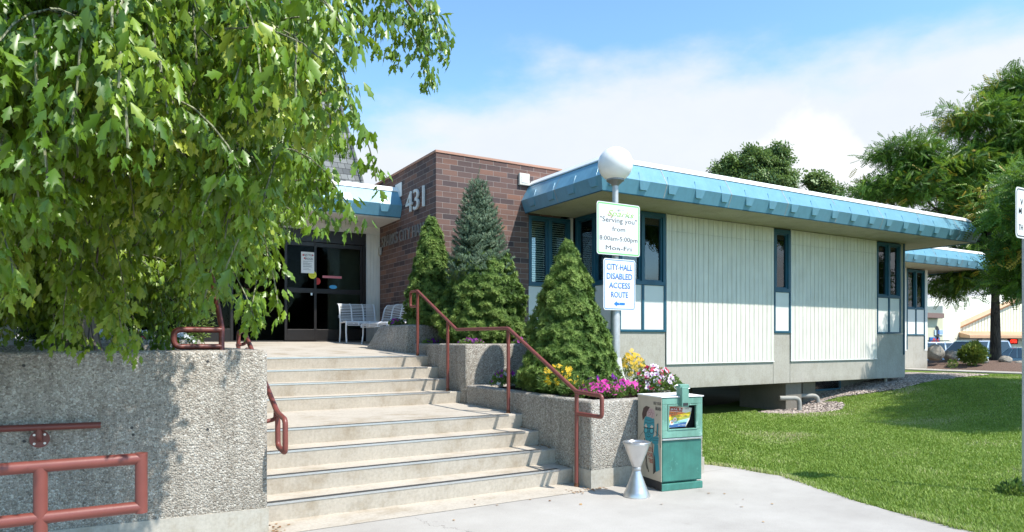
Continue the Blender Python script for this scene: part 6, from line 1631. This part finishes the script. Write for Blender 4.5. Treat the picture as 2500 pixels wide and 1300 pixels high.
boulder('pale round boulder directly right of the locust trunk', 2454, 880, 25.5, 0.52, 0.34, 14)
boulder('low flat boulder at the right edge of the mulch bed', 2490, 888, 25.5, 0.42, 0.2, 20)

# ------------------------------------------------------------------ parked cars
CARG = None
def loft(sections, name, mat, parent, smooth=True, close=True, bevel=0):
    k = len(sections[0]); vs = [p for s in sections for p in s]; fs = []
    for i in range(len(sections) - 1):
        for j in range(k - (0 if close else 1)):
            fs.append((i * k + j, i * k + (j + 1) % k, (i + 1) * k + (j + 1) % k, (i + 1) * k + j))
    fs += [tuple(range(k)), tuple(range((len(sections) - 1) * k, len(sections) * k))]
    return MB().add(vs, fs).build(name, mat, parent, smooth=smooth, bevel=bevel)
CARGLASS = None
m, nt, b = nodes_of('car_glass'); b.inputs['Base Color'].default_value = (0.02, 0.03, 0.035, 1); b.inputs['Roughness'].default_value = 0.05; b.inputs['Specular IOR Level'].default_value = 0.8; CARGLASS = m
TYRE = flatcol('tyre_rubber', (0.02, 0.02, 0.02), 0.8); LIGHTG = flatcol('lamp_glass', (0.7, 0.72, 0.75), 0.1); TAIL = flatcol('tail_red', (0.45, 0.01, 0.02), 0.15)
def car(name, label, loc, rz, paint, L, Wd, H, kind):
    """local x forward, y left"""
    t = thing(name, label, 'car', (0, 0, 0), None)
    suv = kind == 'suv'
    g = 0.20; belt = H * (0.58 if suv else 0.62); hood = H * (0.56 if suv else 0.58)
    # body sections along x: (x, halfwidth, zbottom, ztop)
    st_ = [(-L / 2, 0.80, 0.42, belt - 0.16), (-L / 2 + 0.10, 0.93, 0.30, belt - 0.02), (-L * 0.36, 1.0, 0.24, belt), (-L * 0.1, 1.0, 0.22, belt), (L * 0.18, 1.0, 0.22, belt - 0.01), (L * 0.30, 0.99, 0.24, hood), (L / 2 - 0.22, 0.94, 0.28, hood - 0.09), (L / 2 - 0.04, 0.84, 0.34, hood - 0.24), (L / 2, 0.70, 0.42, hood - 0.34)]
    secs = []
    for x, w, zb, zt in st_:
        w *= Wd / 2
        secs.append([(x, -w * 0.93, zb), (x, -w, zb + 0.14), (x, -w, zt - 0.12), (x, -w * 0.93, zt - 0.02), (x, -w * 0.78, zt + 0.01), (x, w * 0.78, zt + 0.01), (x, w * 0.93, zt - 0.02), (x, w, zt - 0.12), (x, w, zb + 0.14), (x, w * 0.93, zb)])
    body = loft(secs, 'body', paint, t)
    # greenhouse
    if suv: gx = [(-L / 2 + 0.10, -L / 2 + 0.28), (L * 0.20, L * 0.06)]
    else: gx = [(-L * 0.36, -L * 0.20), (L * 0.20, L * 0.04)]
    rb_, rt_, fb_, ft_ = gx[0][0], gx[0][1], gx[1][0], gx[1][1]
    wb, wt = Wd / 2 * 0.92, Wd / 2 * 0.74
    roof = loft([[(x, -wt * k_, z) for k_, z in ((1.0, H - 0.07), (0.93, H - 0.02), (0.5, H), (-0.5, H), (-0.93, H - 0.02), (-1.0, H - 0.07))] for x in (rt_, rt_ + 0.2, ft_ - 0.15, ft_)], 'roof', paint, t)
    gl = MB(); bz = belt - 0.01; tz = H - 0.075
    c = [(rb_, -wb, bz), (fb_, -wb, bz), (fb_, wb, bz), (rb_, wb, bz), (rt_, -wt * 0.99, tz), (ft_, -wt * 0.99, tz), (ft_, wt * 0.99, tz), (rt_, wt * 0.99, tz)]
    gl.add(c, [(0, 1, 5, 4), (1, 2, 6, 5), (2, 3, 7, 6), (3, 0, 4, 7), (4, 5, 6, 7)])
    gl.build('glazing', CARGLASS, t)
    pl = MB()
    for s in (-1, 1):
        for f_ in ((0.0, 0.03), (0.30, 0.33), (0.60, 0.63), (0.965, 1.0)):
            xb0, xb1 = rb_ + (fb_ - rb_) * f_[0], rb_ + (fb_ - rb_) * f_[1] + 0.03; xt0, xt1 = rt_ + (ft_ - rt_) * f_[0], rt_ + (ft_ - rt_) * f_[1] + 0.03
            pl.add([(xb0, s * (wb + 0.006), bz), (xb1, s * (wb + 0.006), bz), (xt1, s * (wt + 0.006), tz), (xt0, s * (wt + 0.006), tz), (xb0, s * (wb - 0.03), bz), (xb1, s * (wb - 0.03), bz), (xt1, s * (wt - 0.03), tz), (xt0, s * (wt - 0.03), tz)],
                   [(0, 1, 2, 3), (4, 5, 6, 7), (0, 3, 7, 4), (1, 5, 6, 2)])
    pl.build('pillars', paint, t)
    for x in (-L * 0.30, L * 0.31):
        for s in (-1, 1):
            wh = MB().tube([(x, s * (Wd / 2 - 0.20), 0.34), (x, s * (Wd / 2 + 0.005), 0.34)], 0.34, 22, TYRE).build('wheel', None, t)
            MB().tube([(x, s * (Wd / 2 + 0.0055), 0.34), (x, s * (Wd / 2 + 0.015), 0.34)], 0.21, 16, ALU).build('rim', None, wh)
    for s in (-1, 1):
        MB().box(L / 2 - 0.12, L / 2 - 0.015, s * Wd * 0.34 - 0.15, s * Wd * 0.34 + 0.15, hood - 0.40, hood - 0.26).build('headlight', LIGHTG, t, bevel=0.02)
        MB().box(-L / 2 - 0.005, -L / 2 + 0.13, s * Wd * 0.37 - 0.17, s * Wd * 0.37 + 0.13, belt - 0.30, belt - 0.13).build('tail_light', TAIL, t, bevel=0.02)
        MB().box(fb_ - 0.25, fb_ - 0.12, s * (Wd / 2 + 0.08) - 0.09, s * (Wd / 2 + 0.08) + 0.09, belt, belt + 0.15).build('mirror', paint, t, bevel=0.02)
    MB().box(L / 2 - 0.02, L / 2 + 0.005, -Wd * 0.22, Wd * 0.22, hood - 0.40, hood - 0.27).build('grille', INKK, t)
    if suv:
        for s in (-1, 1): MB().tube([(rt_ + 0.15, s * wt * 0.85, H + 0.05), (ft_ - 0.1, s * wt * 0.85, H + 0.05)], 0.018, 6, INKK).build('roof_rail', None, t)
        for x in (rt_ + 0.6, ft_ - 0.3): MB().box(x, x + 0.06, -Wd / 2 * 0.95, Wd / 2 * 0.95, H + 0.075, H + 0.11).build('roof_bar', INKK, t)
    t.location = loc; t.rotation_euler = (0, 0, rz)
    return t
def face(px_dir): return px_dir
silver = plain('car_silver', (0.42, 0.48, 0.53), 0.25, 0.5, 0.03, 1, coat=0.6); slate = plain('car_slate', (0.12, 0.19, 0.20), 0.25, 0.4, 0.03, 1, coat=0.6); pearl = plain('car_pearl', (0.6, 0.62, 0.66), 0.25, 0.2, 0.03, 1, coat=0.6)
dark_red = plain('car_dark', (0.04, 0.045, 0.05), 0.25, 0.3, 0.03, 1, coat=0.6)
VIEW = math.atan2(0.858 - 0.513 * 0.66, 0.513 + 0.858 * 0.66)      # direction away from the camera out there
x_, y_, _ = at(2366, 0, 40); car('parked_suv', 'silver sport utility vehicle with roof bars parked behind the shrub', (x_, y_, -0.2), VIEW + math.pi - R(42), silver, 4.8, 1.9, 1.76, 'suv')
x_, y_, _ = at(2500, 0, 36); car('parked_sedan', 'grey green sedan seen from behind, right of the locust trunk', (x_, y_, -0.2), VIEW + R(28), slate, 4.6, 1.8, 1.42, 'sedan')
x_, y_, _ = at(2418, 0, 38.5); car('parked_sedan', 'dark sedan partly hidden behind the locust trunk', (x_ + 0.1, y_ - 0.2, -0.2), VIEW + R(20), dark_red, 4.4, 1.75, 1.12, 'sedan') if False else None
x_, y_, _ = at(2246, 0, 44); car('parked_suv', 'pale car mostly hidden behind the office wing corner', (x_, y_, -0.2), VIEW + math.pi - R(40), pearl, 4.6, 1.85, 1.66, 'suv')

# ------------------------------------------------------------------ shop across the car park
sh = thing('shop_building', 'cream shop building with a tan awning across the car park', 'building', (68, 31, -0.2))
CREAMW = plain('shop_cream', (0.55, 0.52, 0.36), 0.7, 0, 0.05, 0.5); YEL = plain('shop_pale', (0.74, 0.71, 0.56), 0.7, 0, 0.04, 0.5); ORG = plain('shop_tan', (0.50, 0.30, 0.17), 0.7, 0, 0.08, 2)
SY = 31.0
def sx(px): return on_y(px, SY)
def sz(py, px): return z_at(py, sx(px), SY)
MB().box(sx(2180), sx(2302), SY, SY + 12, -0.2, sz(778, 2290)).build('wall', CREAMW, sh)
MB().box(sx(2180) - 0.3, sx(2290), SY - 0.5, SY + 12, sz(777.5, 2290), sz(766, 2290)).build('roof', plain('shop_roof', (0.20, 0.13, 0.11), 0.8), sh)
MB().box(sx(2302) + 0.01, sx(2345), SY + 0.02, SY + 12, -0.2, sz(748, 2320)).build('wall', YEL, sh)
wl_ = MB(); xg0, xg1 = sx(2346), sx(2620); zb_g = sz(808, 2400)
wl_.box(xg0, xg1, SY + 0.6, SY + 14, -0.2, zb_g)
zt_g = sz(800, 2346); zp = sz(715, 2520)
xm = sx(2530)
wl_.add([(xg0, SY + 0.6, zb_g), (xg1, SY + 0.6, zb_g), (xg1, SY + 0.6, zt_g), (xm, SY + 0.6, zp), (xg0, SY + 0.6, zt_g), (xg0, SY + 14, zb_g), (xg1, SY + 14, zb_g), (xg1, SY + 14, zt_g), (xm, SY + 14, zp), (xg0, SY + 14, zt_g)],
        [(0, 1, 2, 3, 4), (5, 6, 7, 8, 9), (4, 3, 8, 9), (3, 2, 7, 8), (0, 4, 9, 5), (1, 6, 7, 2)])
wl_.build('wall', YEL, sh)
MB().tube([(xg0 - 0.2, SY + 0.45, zt_g - 0.05), (xm, SY + 0.45, zp)], 0.28, 4, ORG).build('gable_trim', None, sh)
bg_ = MB(); k_ = 0
xx = xg0 + 0.4
while xx < xg1: bg_.box(xx, xx + 0.04, SY + 0.57, SY + 0.599, zb_g, min(zt_g, zb_g + 0.5) + (xx - xg0) / (xm - xg0) * (zp - zt_g) * 0.9 if xx < xm else zb_g + 0.5); xx += 0.55
bg_.build('batten', CREAMW, sh)
aw0, aw1 = sx(2331), sx(2620); za = sz(813, 2400); zb2 = sz(826, 2400)
MB().add([(xg0, SY + 0.55, za + 0.15), (aw1, SY + 0.55, za + 0.15), (aw1, SY - 1.2, za - 0.25), (aw0, SY - 1.2, za - 0.25), (aw0, SY - 1.2, zb2), (aw1, SY - 1.2, zb2), (xg0, SY + 0.55, zb2 + 0.1), (aw1, SY + 0.55, zb2 + 0.1)],
         [(0, 1, 2, 3), (3, 2, 5, 4), (4, 5, 7, 6), (0, 3, 4, 6)]).build('awning', ORG, sh)
MB().box(sx(2405), sx(2415), SY + 0.55, SY + 0.59, -0.2, zb2 - 0.02).build('doorway', DARK, sh)
MB().box(sx(2440), sx(2455), SY + 0.55, SY + 0.59, -0.2, zb2 - 0.02).build('doorway', DARK, sh)
op = MB().box(sx(2477), sx(2500), SY + 0.50, SY + 0.58, sz(841, 2480), sz(828, 2480)).build('window', DARK, sh)
NEON = flatcol('neon_red', (1.0, 0.04, 0.02), 0.4, 0.9)
xo = (sx(2479) + sx(2496)) / 2
osn = text_obj('neon_sign', [('OPEN', xo, sz(838, 2480), (sz(829, 2480) - sz(838, 2480)), (sx(2496) - sx(2479)) * 0.9)], NEON, None, V3((0, SY + 0.45, 0)), UX, NY, 0.03, 0, 0.03)
tag(osn, 'red neon open sign in the shop window at the right edge', 'sign')
wn_ = tag(MB().box(sx(2268), sx(2292), SY - 0.08, SY - 0.01, sz(843, 2280), sz(824, 2280)).build('shop_banner', plain('banner_blue', (0.02, 0.12, 0.36), 0.5)), 'blue and red painted panel low on the shop wall', 'sign')
bb = MB()
for q in ((2278, 833, 0.25), (2286, 829, 0.2), (2288, 839, 0.28), (2273, 838, 0.18)):
    x = sx(q[0]); z = sz(q[1], q[0]); bb.add([(x + q[2] * math.cos(a), SY - 0.085, z + q[2] * math.sin(a)) for a in np.linspace(0, 6.28, 11)[:-1]], [tuple(range(10))])
bb.build('dot', INKR, wn_)
s4 = tag(MB().box(sx(2280), sx(2300), SY - 0.08, SY - 0.01, sz(819, 2290), sz(806, 2290)).build('shop_sign', plain('shop_sign_pale', (0.45, 0.55, 0.62), 0.5)), 'small pale blue sign with a dark disc on the cream shop wall', 'sign')
x = sx(2283.5); z = sz(813, 2283)
MB().add([(x + 0.5 * math.cos(a), SY - 0.085, z + 0.6 * math.sin(a)) for a in np.linspace(-1.57, 1.57, 11)], [tuple(range(11))]).build('emblem', INKK, s4)
pr_ = MB()
for py in (808, 811, 814): pr_.box(sx(2287), sx(2299), SY - 0.086, SY - 0.081, sz(py + 1.0, 2290), sz(py, 2290))
pr_.build('print', INKB, s4)
# pale houses seen through the gap left of the box elder
x0_, y0_, _ = at(60, 0, 46); 
wh = thing('white_building', 'bright white building glimpsed behind the trunk at far left', 'building', (x0_, y0_, -0.3))
MB().box(x0_ - 9, x0_ + 6, y0_, y0_ + 8, -0.3, 3.4).build('wall', plain('far_white', (0.80, 0.78, 0.74), 0.7), wh)
MB().box(x0_ - 9.2, x0_ + 6.2, y0_ - 0.4, y0_ + 8, 3.41, 3.9).build('roof', plain('far_roof', (0.25, 0.33, 0.36), 0.8), wh)
for k in range(5): MB().box(x0_ - 7 + 2.6 * k, x0_ - 5.9 + 2.6 * k, y0_ - 0.03, y0_ - 0.001, 1.0, 2.2).build('window', DARK, wh)
bpy.context.view_layer.update()

# ------------------------------------------------------------------ visitor seated in the lobby, seen from behind
def seated_person():
    fy = 17.2; fx = on_y(602, fy); fz = FLZ
    t = thing('person', 'person in dark blue shirt seated in the lobby, back to the open door', 'person', (fx, fy, fz))
    J = [((0, 0, .52), .145), ((0, -.01, .70), .135), ((0, 0, .90), .15), ((0, .01, 1.04), .12), ((0, .02, 1.12), .055), ((0, .04, 1.20), .075), ((0, .045, 1.29), .098), ((0, .04, 1.36), .07)]
    E = [(i, i + 1) for i in range(7)]
    for s in (-1, 1):
        k = len(J); J += [((s * .13, 0, 1.01), .075), ((s * .20, .0, .98), .062), ((s * .25, .03, .78), .046), ((s * .21, .24, .68), .038), ((s * .13, .36, .66), .028), ((s * .11, .43, .655), .022)]
        E += [(3, k)] + [(k + i, k + i + 1) for i in range(5)]
        h = len(J); J += [((s * .10, .02, .50), .105), ((s * .12, .25, .51), .085), ((s * .13, .46, .50), .062), ((s * .13, .47, .28), .052), ((s * .13, .46, .09), .036), ((s * .13, .52, .05), .038), ((s * .13, .64, .035), .030)]
        E += [(0, h)] + [(h + i, h + i + 1) for i in range(6)]
    me = bpy.data.meshes.new('body'); me.from_pydata([p for p, _ in J], E, [])
    o = bpy.data.objects.new('body', me); C.objects.link(o)
    sk = o.modifiers.new('skin', 'SKIN'); ss = o.modifiers.new('sub', 'SUBSURF'); ss.levels = 2; ss.render_levels = 2
    for v_, (_, r_) in zip(me.skin_vertices[0].data, J): v_.radius = (r_, r_)
    me.skin_vertices[0].data[0].use_root = True
    dg = bpy.context.evaluated_depsgraph_get(); m2 = bpy.data.meshes.new_from_object(o.evaluated_get(dg)); bpy.data.objects.remove(o); bpy.data.meshes.remove(me)
    m2.name = 'body'; m2.materials.clear()
    SHIRT = plain('shirt_blue', (0.05, 0.10, 0.20), 0.8, 0, 0.2, 12); TR = plain('trousers_dark', (0.03, 0.03, 0.035), 0.9); SK = plain('skin_tone', (0.42, 0.25, 0.18), 0.6)
    for m_ in (SHIRT, TR, SK): m2.materials.append(m_)
    for p in m2.polygons:
        c = p.center
        p.material_index = 2 if (c.z > 1.10 or (c.y > .20 and c.z > .60)) else (0 if c.z > .60 else 1); p.use_smooth = True
    b = bpy.data.objects.new('body', m2); C.objects.link(b); b.location = (fx, fy, fz); b.parent = t; b.location = (0, 0, 0)
    bm = bmesh.new(); bmesh.ops.create_icosphere(bm, subdivisions=3, radius=1)
    for v_ in bm.verts: v_.co = V3((fx + v_.co.x * .100, fy + .03 + v_.co.y * .108, fz + 1.325 + v_.co.z * .095 * (1.15 if v_.co.z > 0 else 1)))
    mh = bpy.data.meshes.new('hair'); bm.to_mesh(mh); bm.free(); mh.materials.append(plain('hair_brown', (0.05, 0.035, 0.025), 0.8)); link('hair', mh, t)
    ch_ = thing('chair', 'dark chair carrying the person in the lobby', 'chair', (fx, fy, fz))
    BK = flatcol('chair_black', (0.02, 0.02, 0.022), 0.6)
    MB().box(fx - .23, fx + .23, fy - .16, fy + .30, fz + .37, fz + .415).build('seat', BK, ch_, bevel=.01)
    MB().box(fx - .22, fx + .22, fy - .22, fy - .19, fz + .50, fz + .86).build('backrest', BK, ch_, bevel=.01)
    for dx in (-.21, .21):
        for dy in (-.20, .27): MB().tube([(fx + dx, fy + dy, fz), (fx + dx, fy + dy, fz + (.80 if dy < 0 else .37))], .012, 8, BK).build('leg', None, ch_)
seated_person()
bpy.context.view_layer.update()
